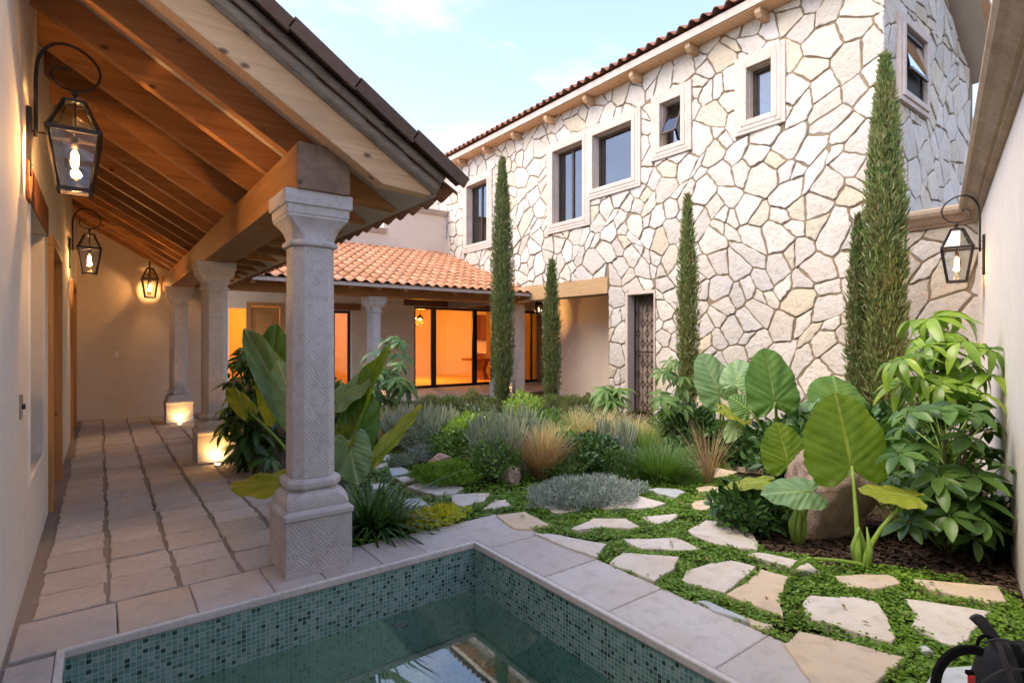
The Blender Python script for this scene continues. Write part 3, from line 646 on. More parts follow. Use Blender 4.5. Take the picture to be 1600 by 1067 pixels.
def clip(poly, px, py, nx, ny):
    out = []; n = len(poly)
    for i in range(n):
        a, b = poly[i], poly[(i+1) % n]; da = (a[0]-px)*nx+(a[1]-py)*ny; db = (b[0]-px)*nx+(b[1]-py)*ny
        if da <= 0: out.append(a)
        if (da < 0 < db) or (db < 0 < da): t = da/(da-db); out.append((a[0]+(b[0]-a[0])*t, a[1]+(b[1]-a[1])*t))
    return out
def area(p): return .5*sum(p[i][0]*p[(i+1)%len(p)][1]-p[(i+1)%len(p)][0]*p[i][1] for i in range(len(p)))
def stones(mb, O, U, N, u0, u1, z0, z1, holes, size=.44, joint=.0125, topf=None, seed=1, depth=.022, fmax=None):
    rnd = random.Random(seed); O, U, N = map(Vector, (O, U, N)); Zv = Vector((0,0,1))
    seeds = []; tries = int((u1-u0)*(z1-z0)/(size*size)*14); grid = {}
    for _ in range(tries):
        p = (rnd.uniform(u0-.6, u1+.6), rnd.uniform(z0-.6, z1+.6)); r = size*rnd.choice((.5,.7,.85,.95,1.05,1.15))*.80; gx, gy = int(p[0]/size), int(p[1]/size); ok = True
        for i in range(-2, 3):
            for j in range(-2, 3):
                for q in grid.get((gx+i, gy+j), ()):
                    if math.hypot(p[0]-q[0], (p[1]-q[1])*.85) < (r+q[2])/2: ok = False; break
                if not ok: break
            if not ok: break
        if ok: grid.setdefault((gx, gy), []).append((p[0], p[1], r)); seeds.append((p[0], p[1], r))
    for p in seeds:
        poly = [(p[0]-1.2,p[1]-1.2),(p[0]+1.2,p[1]-1.2),(p[0]+1.2,p[1]+1.2),(p[0]-1.2,p[1]+1.2)]
        gx, gy = int(p[0]/size), int(p[1]/size)
        for i in range(-4, 5):
            for j in range(-4, 5):
                for q in grid.get((gx+i, gy+j), ()):
                    if q is p or (q[0] == p[0] and q[1] == p[1]): continue
                    dx, dy = q[0]-p[0], q[1]-p[1]; l = math.hypot(dx, dy)
                    w = .5+(p[2]-q[2])*.3/ l
                    poly = clip(poly, p[0]+dx*w-dx/l*joint, p[1]+dy*w-dy/l*joint, dx/l, dy/l)
                    if len(poly) < 3: break
        poly = [(a+.13*math.sin(2.1*b+1.3+seed)+.075*math.sin(5.3*b+a*1.7), b+.12*math.sin(2.7*a+seed)+.065*math.sin(6.1*a-b*2)) for a, b in poly]
        for (a, b, nx, ny) in ((u0,0,-1,0),(u1,0,1,0),(0,z0,0,-1),(0,z1,0,1)):
            if len(poly) >= 3: poly = clip(poly, a, b, nx, ny)
        if fmax and len(poly) >= 3: poly = clip(poly, *fmax)
        if len(poly) < 3: continue
        for h in holes:
            bx = (min(q[0] for q in poly), max(q[0] for q in poly), min(q[1] for q in poly), max(q[1] for q in poly))
            if bx[1] <= h[0] or bx[0] >= h[1] or bx[3] <= h[2] or bx[2] >= h[3]: continue
            best = []
            for (a, b, nx, ny) in ((h[0],0,1,0),(h[1],0,-1,0),(0,h[2],0,1),(0,h[3],0,-1)):
                c = clip(poly, a, b, nx, ny)
                if len(c) >= 3 and (not best or abs(area(c)) > abs(area(best))): best = c
            poly = best
            if len(poly) < 3: break
        if len(poly) < 3 or abs(area(poly)) < .0025: continue
        pts = []; n = len(poly); rj = rnd.uniform(.6,1.4)
        for i in range(n):       # soften corners, roughen the outline
            a, b = Vector(poly[i]), Vector(poly[(i+1) % n]); l = (b-a).length
            if l < .02: pts.append(a.lerp(b, .5)); continue
            t = min(.25, .016/l); d = (b-a)/l; nn = Vector((d.y, -d.x))
            pts.append(a.lerp(b, t))
            if l > .14:
                for s_ in ((.25,.5,.76) if l > .24 else (.35,.68)): pts.append(a.lerp(b, s_)+nn*rnd.uniform(-.016, .010))
            pts.append(a.lerp(b, 1-t))
        c = sum(pts, Vector((0,0)))/len(pts); dep = depth*rnd.uniform(.75, 1.25); tx, ty = rnd.uniform(-.07,.07), rnd.uniform(-.07,.07)
        def ring(k, h):
            o = []
            for q in pts:
                r_ = max((q-c).length, .03); f = min(.5, k/r_); x = q.x+(c.x-q.x)*f; z = q.y+(c.y-q.y)*f
                o.append(O+U*x+Zv*z+N*(h+(tx*(x-c.x)+ty*(z-c.y) if h > 0 else 0)))
            return o
        mb.loft([ring(0, -.03), ring(0, dep*.6), ring(.007, dep*.88), ring(.015, dep)], caps=False)
        b0 = len(mb.v)-len(pts); mb.v.append(tuple(O+U*c.x+Zv*c.y+N*(dep+.006))); ci = len(mb.v)-1
        for i in range(len(pts)): mb.f.append((b0+i, b0+(i+1) % len(pts), ci))
fm = .0
fr_h = [(w[0]-.21, w[1]+.21, w[2]-.21, w[3]+.21) for w in WIN]
st = MB(); stones(st, (SX+.02,0,0), (0,1,0), (-1,0,0), CY-.012, 18.4, -.05, EAVE-.02, fr_h+[(7.0,7.77,-.1,2.50),(8.25,11.52,-.1,2.86),(11.5,18.5,-.1,2.92)], .40, seed=5)
st.build('field_stones', M['stones'], sb)
s2 = MB(); stones(s2, (SX+.02,CY+.02,0), (1,0,0), (0,-1,0), -.012, 4.0, -.05, 6.5, [(.54,1.68,4.99,6.30)], .40, seed=11)
s2.build('side_stones', M['stones'], sb)
# gable on the side
gb = MB(); gb.loft([[(x, yy, z) for x, z in ((SX+.36,6.5),(12.8,6.5),(10.7,7.9))] for yy in (CY+.04, CY+.28)]).build('gable', M['mortar'], sb)
sg = MB(); stones(sg, (SX+.02,CY+.02,0), (1,0,0), (0,-1,0), .0, 4.0, 6.52, 7.9, [], .4, seed=13, fmax=(4.0,6.45,.54,.84)); sg.build('gable_stones', M['stones'], sb)
def stone_frame(rects_out, rects_in, parent, name='window_frame', face=SX-.062, front=True):
    """moulded surround built from four mitred bars per opening"""
    f = MB()
    for (a0, a1, c0, c1) in rects_in:
        for w0, w1, n0, n1 in ((.0,.095,.0,.06),(.075,.165,-.012,.045),(.145,.225,.0,.03)):
            d0 = SX+.03
            for (ya, yb, za, zb_) in ((a0-w1,a0-w0,c0-w1,c1+w1),(a1+w0,a1+w1,c0-w1,c1+w1),(a0-w0,a1+w0,c0-w1,c0-w0),(a0-w0,a1+w0,c1+w0,c1+w1)):
                if front: f.box(face-n0+(.02 if w0 > .09 else 0)+random.uniform(-.0015,.0015), d0, ya, yb, za, zb_)
                else: f.box(SX+.02+ya, SX+.02+yb, face+(.02 if w0 > .09 else 0)+n0*.1, CY+.03, za, zb_)
    return f.build(name, M['frame_stone'], parent, .01)
IN = [(w[0]+.0, w[1]-.0, w[2], w[3]) for w in WIN]
def window(i, w, kind):
    y0, y1, z0, z1 = w
    fr = stone_frame(None, [w], sb)
    rv = MB(); t_ = .012   # reveal lining
    rv.box(SX+.031, SX+.20, y0, y0+t_, z0+t_, z1-t_); rv.box(SX+.031, SX+.20, y1-t_, y1, z0+t_, z1-t_); rv.box(SX+.031, SX+.20, y0, y1, z0, z0+t_); rv.box(SX+.031, SX+.20, y0, y1, z1-t_, z1)
    rv.build('reveal', M['frame_stone'], fr)
    a, b, c, d = y0+.013, y1-.013, z0+.013, z1-.013; X0, X1 = SX+.15, SX+.19
    s_ = MB(); e = .05
    s_.box(X0, X1, a, a+e, c, d); s_.box(X0, X1, b-e, b, c, d); s_.box(X0+.001, X1-.001, a+e, b-e, c, c+e); s_.box(X0+.001, X1-.001, a+e, b-e, d-e, d)
    if kind == 'slide': s_.box(X0-.01, X1-.002, (a+b)/2-.03, (a+b)/2+.03, c+e, d-e)
    s_.build('sash', M['bronze'], fr)
    MB().box(SX+.168, SX+.173, a+e+.001, b-e-.001, c+e+.001, d-e-.001).build('pane', M['glass'], fr)
    MB().box(SX+.205, SX+.3, a, b, c, d).build('window_backdrop', [M['curtain'], M['curtain'], M['sky_reflection'], M['window_backdrop'], M['sky_reflection']][i], fr)  # sheet behind the pane; the pale ones carry a painted sky reflection
    if kind == 'awning':
        v = MB(); A = Vector((SX+.14, 0, d-e)); dirv = Vector((-.42,0,-1)).normalized(); h = (d-c)-.22
        nn = Vector((-1,0,.42)).normalized()
        for ya, yb in ((a+e,a+e+.03),(b-e-.03,b-e)): v.bar(Vector((A.x,(ya+yb)/2,A.z)), Vector((A.x,(ya+yb)/2,A.z))+dirv*h, .03, .03, nn)
        v.bar(Vector((A.x,a+e+.032,A.z))+dirv*h, Vector((A.x,b-e-.032,A.z))+dirv*h, .035, .031, nn)
        sa = v.build('open_sash', M['bronze'], fr)
        g_ = MB(); p0 = Vector((A.x,a+e+.03,A.z)); p1 = Vector((A.x,b-e-.03,A.z)); g_.loft([[p0, p1, p1+dirv*h, p0+dirv*h], [p0+nn*.005, p1+nn*.005, p1+dirv*h+nn*.005, p0+dirv*h+nn*.005]]); g_.build('pane', M['glass'], sa)
for i, w in enumerate(WIN): window(i, w, ['slide','slide','fixed','awning','fixed'][i])
# side window
sw_ = thing('side_window', (SX+1.2, CY, 5.6), 'small stone framed window with tilted pane high on the shaded side of the stone house', 'window')
f = MB(); u0, u1, z0, z1 = .56, 1.66-.0, 5.02, 6.28
for w0, w1, fy in ((.0,.09,CY-.085),(.08,.165,CY-.06)):
    a0, a1, c0, c1 = SX+.02+.62, SX+.02+1.52, 5.16, 6.13
    for (xa, xb, za, zb_) in ((a0-w1,a0-w0,c0-w1,c1+w1),(a1+w0,a1+w1,c0-w1,c1+w1),(a0-w0,a1+w0,c0-w1,c0-w0),(a0-w0,a1+w0,c1+w0,c1+w1)): f.box(xa, xb, fy+random.uniform(-.001,.001), CY+.03, za, zb_)
f.build('frame', M['frame_stone'], sw_, .01)
f = MB(); f.box(SX+.66, SX+.72, CY-.03, CY+.03, 5.17, 6.12); f.box(SX+1.46, SX+1.52, CY-.03, CY+.03, 5.17, 6.12); f.box(SX+.721, SX+1.459, CY-.031, CY+.03, 6.05, 6.12); f.box(SX+.721, SX+1.459, CY-.031, CY+.03, 5.17, 5.23)
f.bar((SX+.73,CY-.10,5.5),(SX+1.45,CY-.10,5.5),.04,.04); f.build('sash', M['bronze'], sw_)
f = MB(); f.loft([[(SX+.73,CY-.01,6.04),(SX+1.45,CY-.01,6.04),(SX+1.45,CY-.10,5.5),(SX+.73,CY-.10,5.5)],[(SX+.73,CY-.016,6.04),(SX+1.45,CY-.016,6.04),(SX+1.45,CY-.106,5.5),(SX+.73,CY-.106,5.5)]]).build('pane', M['glass'], sw_)
MB().box(SX+.70, SX+1.48, CY-.005, CY+.0, 5.2, 6.08).build('window_backdrop', M['window_backdrop'], sw_)
# eave
for k in range(12):
    y = 3.40+1.33*k; t_ = MB(); t_.loft([[(SX+.05,yy,6.888),(SX-.29,yy,6.888),(SX-.29,yy,6.80),(SX-.23,yy,6.73),(SX+.05,yy,6.73)] for yy in (y-.05,y+.05)]).build('rafter_tail', M['pine_pale'], sb, .005)
MB().box(SX-.33, SX+.02, 2.75, 18.4, 6.89, 6.99).build('eave_board', M['pine_pale'], sb, .006)
MB().box(SX-.36, SX-.332, 2.72, 18.4, 6.90, 7.045).build('fascia', M['frame_stone'], sb, .005)
rf = MB(); rf.loft([[(SX-.32,yy,6.992),(10.7,yy,8.12),(13.3,yy,6.46),(13.3,yy,6.36),(10.7,yy,8.02),(9.0,yy,6.992)] for yy in (2.70, 18.4)]); rf.build('roof_slab', M['ceiling'], sb)
vb = MB(); vb.bar((10.72,2.685,8.07),(13.36,2.685,6.38),.05,.22,(0,-1,0)); vb.build('verge_board', M['pine_pale'], sb)
tile_field('roof_tiles', M['tile_old'], sb, (SX-.42, 2.70, 7.075), (0,1,0), (2.26,0,1.17), 66, 7, w=.238, ex=.37, amp=.062, lift=.03)
# passage: plaster recess, lintel beam
MB().box(SX-.05, SX+.27, 8.25, 11.52, 2.502, 2.855).build('lintel_beam', M['pine_lintel'], sb, .01)
m_ = MB(); m_.box(10.3, 10.5, 7.9, 11.85, -.1, 3.2); m_.box(SX+.325, 10.299, 7.9, 8.0, -.1, 3.2); m_.box(SX+.01, 9.12, 11.60, 11.85, -.1, 2.45)
m_.build('recess_wall', M['plaster'], sb); MB().box(SX+.325, 12.6, 7.9, 15.1, 3.0, 3.1).build('recess_ceiling', M['ceiling'], sb)
m_ = MB(); m_.box(10.285, 10.2995, 11.06, 11.14, 1.12, 1.26); m_.build('switch_plate', M['white'], sb, .002)
# iron gate in its plaster reveal
gt = thing('iron_gate', (SX+.2, 7.4, 0), 'narrow wrought iron gate with diamond pattern set in the stone wall', 'gate')
m_ = MB(); m_.box(SX-.025, SX+.32, 7.70, 7.77, 0, 2.49); m_.box(SX-.025, SX+.32, 7.0, 7.03, 0, 2.49); m_.box(SX-.024, SX+.32, 7.031, 7.699, 2.43, 2.50); m_.build('surround', M['frame_stone'], gt, .006)
gm = MB(); xg = SX+.20
for y in (7.04, 7.69): gm.bar((xg,y,0),(xg,y,2.43),.035,.035,(1,0,0))
for z in (.05, 1.25, 2.40): gm.bar((xg,7.058,z),(xg,7.672,z),.03,.03)
gm.build('frame', M['bronze'], gt)
gm = MB()
for k in range(5):
    y = 7.13+.118*k
    gm.tube([(xg,y,.06),(xg,y,2.39)], .008, 5)
    for j in range(11):
        z = .16+j*.21
        if (j+k) % 2 or k in (2,): gm.tube([(xg,y,z-.085),(xg,y+.052,z),(xg,y,z+.085),(xg,y-.052,z),(xg,y,z-.085)], .011, 5)
gm.build('diamond_grille', M['bronze'], gt)
lk = MB(); lk.box(xg-.03, xg+.02, 7.06, 7.12, 1.0, 1.2); lk.build('lock', M['bronze'], gt, .003)
MB().box(SX+.34, SX+.36, 7.0, 7.8, 0, 2.5).build('gate_backdrop', M['curtain'], gt)  # backdrop sheet; the light behind the grille is put into its tan

# low garden wall continuing to the right wall
WD = Vector((-1, -.275, 0)).normalized(); WN = Vector((.275,-1,0)).normalized()      # right wall runs back towards the camera; WN away from the garden
lo = thing('low_stone_wall', (SX, 2.5, 0), 'lower stretch of pale stone wall with brown moulded coping beside the right wall', 'wall')
MB().box(SX+.025, SX+.32, 1.75, CY-.0, -.1, 2.98).build('mortar_core', M['mortar'], lo)
s3 = MB(); stones(s3, (SX+.02,0,0), (0,1,0), (-1,0,0), 1.9, CY-.03, -.05, 2.97, [], .42, seed=21); s3.build('field_stones', M['stones'], lo)
prof = [(-.05,2.965),(.02,2.965),(.05,2.985),(.05,3.005),(.075,3.01),(.10,3.035),(.13,3.07),(.17,3.10),(.19,3.14),(.19,3.185),(.16,3.21),(-.28,3.215),(-.28,2.965)]
cw = MB(); cw.loft([[(SX-o_, yy, z) for o_, z in prof] for yy in (1.86, CY-.002)]).build('coping', M['coping_brown'], lo, .008)
rw = thing('right_garden_wall', (6, 1.2, 0), 'tall smooth cream plaster wall along the right side with heavy brown coping', 'wall')
A_ = Vector((SX-.003, 2.0, 0)); m_ = MB(); wallgrid(m_, A_, WD, WN, [0, 9.6], [-.1, 2.975], [], .28); m_.build('wall', M['plaster_light'], rw)
cw = MB(); rings = []
for t_ in (.16, 9.6): rings.append([A_+WD*t_-WN*o_+Vector((0,0,z)) for o_, z in prof])
cw.loft(rings); cw.build('coping', M['coping_brown'], rw, .008)

# ================================================================== lanterns and floor lights
def lantern_body(t, c, z0, k=1., e=6., bulb=True, a0=math.pi/4, col=(1,.52,.20)):
    def ring(h, z): return [Vector((c[0]+h*k*math.sqrt(2)*math.cos(a0+math.pi/2*i), c[1]+h*k*math.sqrt(2)*math.sin(a0+math.pi/2*i), z0+z*k)) for i in range(4)]
    f = MB(); r0, r1, r2 = ring(.080,.012), ring(.132,.37), ring(.052,.575)
    for i in range(4):
        j = (i+1) % 4
        f.bar(r0[i], r1[i], .017*k, .017*k); f.bar(r1[i], r2[i], .016*k, .016*k)
        for r, w in ((r0,.020),(r1,.024),(r2,.018)): f.bar(r[i], r[j], w*k, w*k)
    f.loft([[p for p in ring(.050,.580)], [p for p in ring(.030,.592)], [p for p in ring(.010,.60)]])
    f.tube([(c[0],c[1],z0+.60*k),(c[0],c[1],z0+.66*k)], .008*k); f.ball((c[0],c[1],z0+.632*k), .018*k)
    fr = f.build('lantern_frame', M['iron'], t)
    q0, q1, q2 = ring(.076,.022), ring(.126,.36), ring(.050,.565)
    for i in range(4):
        j = (i+1) % 4; gl = MB()
        for a, b in ((q0, q1), (q1, q2)):
            n = (a[j]-a[i]).cross(b[i]-a[i]).normalized()*.0015
            gl.loft([[a[i]-n, a[j]-n, b[j]-n, b[i]-n], [a[i]+n, a[j]+n, b[j]+n, b[i]+n]])
        gl.build('glass_pane', M['clear'], fr)
    s = MB(); s.tube([(c[0],c[1],z0+.575*k),(c[0],c[1],z0+.34*k)], .008*k); s.tube([(c[0],c[1],z0+.35*k),(c[0],c[1],z0+.29*k)], .018*k, 10); s.build('socket', M['iron'], t, smooth=True)
    b = MB(); b.ball((c[0],c[1],z0+.215*k), .034*k, 12, 8, (1,1,1.9)); b.build('bulb', M['clear'], t, smooth=True)
    fl = MB()
    for i in range(5):
        a = 2*math.pi*i/5; fl.tube([(c[0]+.006*k*math.cos(a), c[1]+.006*k*math.sin(a), z0+.27*k), (c[0]+.020*k*math.cos(a+.5), c[1]+.020*k*math.sin(a+.5), z0+.21*k), (c[0]+.009*k*math.cos(a+1), c[1]+.009*k*math.sin(a+1), z0+.16*k)], .0035*k, 5)
    fl.build('filament', M['filament'], t); warm('lantern_light', (c[0], c[1], z0+.20*k), e, .03, col, t)
def wall_lantern(P, n, label, e=6.):
    P = Vector(P); n = Vector(n).normalized(); s = Vector((0,0,1)).cross(n); t = thing('wall_lantern', P, label, 'lantern', 'gas style wall lanterns around the courtyard')
    def q(o, z): return P+n*o+Vector((0,0,z))
    pl = MB(); pl.loft([[q(o,.07)+s*-.028, q(o,.05)+s*-.012, q(o,.05)+s*.012, q(o,.07)+s*.028, q(o,.46)+s*.028, q(o,.48)+s*.012, q(o,.48)-s*.012, q(o,.46)-s*.028] for o in (.002,.026)])
    for z in (.12,.41): pl.tube([q(.026,z), q(.030,z)], .007, 8)
    pl.build('back_plate', M['iron'], t, .002)
    ctrl = [(.045,.30),(.045,.50),(.045,.68),(.06,.80),(.11,.885),(.18,.92),(.26,.905),(.33,.855),(.365,.785),(.355,.715),(.31,.66),(.25,.635),(.18,.64),(.13,.675),(.12,.73),(.145,.765),(.175,.765)]
    pts = []
    for i in range(len(ctrl)-1):
        p0, p1, p2, p3 = [Vector(ctrl[max(0, min(len(ctrl)-1, i+d_))]) for d_ in (-1,0,1,2)]
        for u in (0,.33,.66): pts.append(.5*((2*p1)+(-p0+p2)*u+(2*p0-5*p1+4*p2-p3)*u*u+(-p0+3*p1-3*p2+p3)*u**3))
    pts.append(Vector(ctrl[-1]))
    ar_ = MB(); ar_.tube([q(a, b) for a, b in pts], [.011-.006*i/len(pts) for i in range(len(pts))], 7); ar_.ball(q(.185,.762), .014); ar_.tube([q(.026,.33), q(.11,.33)], .006)
    ar_.build('scroll_arm', M['iron'], t, smooth=True)
    cc = q(.235, 0); a0 = math.atan2(n.y, n.x)+math.pi/4; lantern_body(t, (cc.x, cc.y), P.z-.02, 1., e, True, a0); return t
wall_lantern((WX, 4.50, 2.46), (1,0,0), 'nearest wall lantern, large at the upper left beside the pine rafters', 14)
wall_lantern((WX, 9.97, 2.46), (1,0,0), 'lit lantern on the left wall between the two wooden door frames', 11)
wall_lantern((.76, 13.0, 2.33), (0,-1,0), 'small lit lantern on the far end wall of the arcade', 4.5)
wall_lantern((7.51, 1.645, 2.14), (-.265,.964,0), 'dark lantern on the right cream wall beside the brown coping', 3)
t = thing('hanging_lantern', (9.6, 11.6, 3.0), 'small lit lantern hanging under the passage ceiling behind the lintel beam', 'lantern')
MB().tube([(9.6,11.6,3.0),(9.6,11.6,2.62)], .006).build('chain', M['iron'], t); lantern_body(t, (9.6,11.6), 2.18, .7, 8)
def uplight(x, y, label, e=.7):
    t = thing('floor_light', (x, y, 0), label, 'light', 'small floor lights at the column plinths')
    MB().loft([[(x+r_*math.cos(a), y+r_*math.sin(a), z) for a in [2*math.pi*i/16 for i in range(16)]] for r_, z in ((.045,-.02),(.045,.008),(.034,.010),(.032,.004))]).build('housing', M['steel'], t)
    MB().loft([[(x+r_*math.cos(a), y+r_*math.sin(a), z) for a in [2*math.pi*i/14 for i in range(14)]] for r_, z in ((.031,.002),(.031,.006))]).build('lens', M['uplight'], t)
    d = bpy.data.lights.new('floor_light_beam', 'SPOT'); d.energy = e*4; d.spot_size = R(110); d.spot_blend = .9; d.shadow_soft_size = .02; d.color = (1,.46,.12)
    o = bpy.data.objects.new('floor_light_beam', d); link(o, t); o.location = (0,0,.02); o.rotation_euler = Vector((0,-.65,-1)).to_track_quat('-Z', 'Y').to_euler(); o.rotation_euler = (R(180-14), 0, 0)
    return o
uplight(1.12, 7.40, 'glowing floor light in front of the second column plinth'); uplight(1.12, 11.33, 'glowing floor light in front of the far corner column')
uplight(4.85, 11.33, 'floor light at the foot of the pale column behind the garden'); uplight(8.35, 11.32, 'floor light at the column hidden behind the tallest back cypress')
column(8.35, 11.63, 'stone column mostly hidden behind the tall narrow cypress at the back')

# ================================================================== vegetation tools
def unit(a): return a/np.maximum(np.linalg.norm(a, axis=-1, keepdims=True), 1e-6)
def rnd(n, a=0., b=1.): return RNG.uniform(a, b, n)
def basis(ax, nh):
    ax = unit(ax); y = unit(np.cross(nh, ax)); z = np.cross(ax, y); return np.stack([ax, y, z], axis=1)       # rows
def leafT(w=.4, bend=-.12, fold=.08):
    T = np.array([(0,0,0),(.3,.5*w,fold*.8),(.72,.36*w,fold*.5+bend*.5),(1,0,bend),(.72,-.36*w,fold*.5+bend*.5),(.3,-.5*w,fold*.8)]); F = np.array([(0,3,2,1),(0,5,4,3)]); return T, F
def bladeT(w=.02, n=4, droop=.5):
    T = []; F = []
    for i in range(n+1):
        t = i/n; T += [(t, -w*(1-t)**.6/2-.0005, -droop*t*t), (t, w*(1-t)**.6/2+.0005, -droop*t*t)]
    for i in range(n): F.append((2*i, 2*i+2, 2*i+3, 2*i+1))
    return np.array(T), np.array(F)
def broadT(w=.42, n=5, droop=.3, cup=.10):
    T = []; F = []
    for i in range(n+1):
        t = i/n; hw = w*.5*math.sin(math.pi*min(1, (t*.94+.04)))**.75; 
        T += [(t*(1-.12*droop*t), -hw, -droop*t*t+cup*hw), (t*(1-.12*droop*t), 0, -droop*t*t-cup*hw*.5), (t*(1-.12*droop*t), hw, -droop*t*t+cup*hw)]
    for i in range(n):
        for k in range(2): F.append((3*i+k, 3*i+3+k, 3*i+4+k, 3*i+1+k))
    return np.array(T), np.array(F)
def scat(tmpl, C, B, S):
    T, F = tmpl; n = len(C); V = np.einsum('ki,nij->nkj', T, B)*np.asarray(S).reshape(-1,1,1)+C[:,None,:]
    FF = (F[None]+(np.arange(n)*len(T))[:,None,None]).reshape(-1, F.shape[1]); return V.reshape(-1,3), FF
def join(parts):
    Vs = []; Fs = []; o = 0
    for V, F in parts: Vs.append(V); Fs.append(F+o); o += len(V)
    return np.concatenate(Vs), np.concatenate(Fs)
def sphere_pts(n, c, r, shell=.55, zmin=-1.):
    d = unit(RNG.normal(size=(n,3))); d[:,2] = np.where(d[:,2] < zmin, -d[:,2], d[:,2]); k = (shell+(1-shell)*RNG.random((n,1))**.6)
    lump = 1+.16*np.sin(d[:,:1]*5+c[0]*7)*np.cos(d[:,1:2]*6+c[1]*5)+.10*np.sin(d[:,2:3]*9+c[0]*3)
    return np.array(c)+d*k*np.array(r)*lump, d
def bush(name, label, cat, base, h, r, n, ll, mat, w=.4, up=.5, group=None, shell=.5, stems=5, bend=-.15, mat2=None, broad=False, ry=None):
    x, y = base[0], base[1]; t = thing(name, (x, y, 0), label, cat, group)
    c = (x, y, h*.52); P_, d = sphere_pts(n, c, (r, ry or r, h*.52), shell); P_[:,2] = np.maximum(P_[:,2], .02)
    ax = unit(d*(1-up)+np.array([0,0,up])+RNG.normal(size=(n,3))*.38); tm = broadT(w) if broad else leafT(w, bend)
    V, F = scat(tm, P_, basis(ax, unit(d+np.array([0,0,.7])+RNG.normal(size=(n,3))*.3)), ll*rnd(n,.6,1.25)); npmesh('foliage', V, F, mat, t, smooth=broad)
    if mat2:
        k = n//16; P_, d = sphere_pts(k, (x,y,h*.6), (r*.95, r*.95, h*.55), .85, 0.); V, F = scat(leafT(.055, -.05), P_, basis(unit(d*.45+np.array([0,0,1.])+RNG.normal(size=(k,3))*.2), d+.01), ll*3.2*rnd(k,.7,1.3)); npmesh('flower_stalk', V, F, mat2, t)
    s = MB()
    for i in range(stems):
        a = 2*math.pi*i/stems+random.random(); s.tube([(x,y,-.03),(x+.3*r*math.cos(a),y+.3*r*math.sin(a),h*.3),(x+.6*r*math.cos(a),y+.6*r*math.sin(a),h*.62)], [.010,.007,.004], 5)
    s.build('stem', M['twig'], t, smooth=True); return t
def tuft(name, label, cat, base, h, spread, n, mat, w=.012, droop=.45, group=None, base_r=.06, mats=None):
    x, y = base[0], base[1]; a = rnd(n, 0, 2*math.pi); el = RNG.random(n)**.7; th = spread*el
    ax = np.stack([np.cos(a)*np.sin(th), np.sin(a)*np.sin(th), np.cos(th)], 1)+RNG.normal(size=(n,3))*.05
    C = np.stack([x+np.cos(a)*base_r*RNG.random(n), y+np.sin(a)*base_r*RNG.random(n), np.full(n,.0)], 1)
    parts = []
    for dr, sl in ((droop*.4, slice(0, n//3)), (droop, slice(n//3, 2*n//3)), (droop*1.6, slice(2*n//3, n))):
        nh = np.stack([-np.cos(a[sl])*np.cos(th[sl]), -np.sin(a[sl])*np.cos(th[sl]), np.sin(th[sl])], 1)
        nh = -nh*1.0; nh[:,2] = np.abs(nh[:,2]); L_ = h*rnd(len(a[sl]), .7, 1.2)
        parts.append(scat(bladeT(w/h, 5, dr), C[sl], basis(ax[sl], np.stack([-np.cos(a[sl]), -np.sin(a[sl]), np.full(len(L_), .6)], 1)), L_))
    V, F = join(parts); V[:,2] = np.maximum(V[:,2], -.01)
    t = thing(name, (x, y, 0), label, cat, group); npmesh('blades', V, F, mat, t)
    if mats:
        k = n//7; a = rnd(k, 0, 2*math.pi); th = spread*rnd(k,.1,.9); ax = np.stack([np.cos(a)*np.sin(th), np.sin(a)*np.sin(th), np.cos(th)], 1)
        V, F = scat(bladeT(w*2.2/h, 5, droop*.5), np.stack([x+ax[:,0]*h*.6, y+ax[:,1]*h*.6, ax[:,2]*h*.6], 1), basis(ax, np.stack([-np.cos(a), -np.sin(a), np.full(k,.6)], 1)), h*.55*rnd(k,.7,1.2)); npmesh('seed_head', V, F, mats, t)
    return t
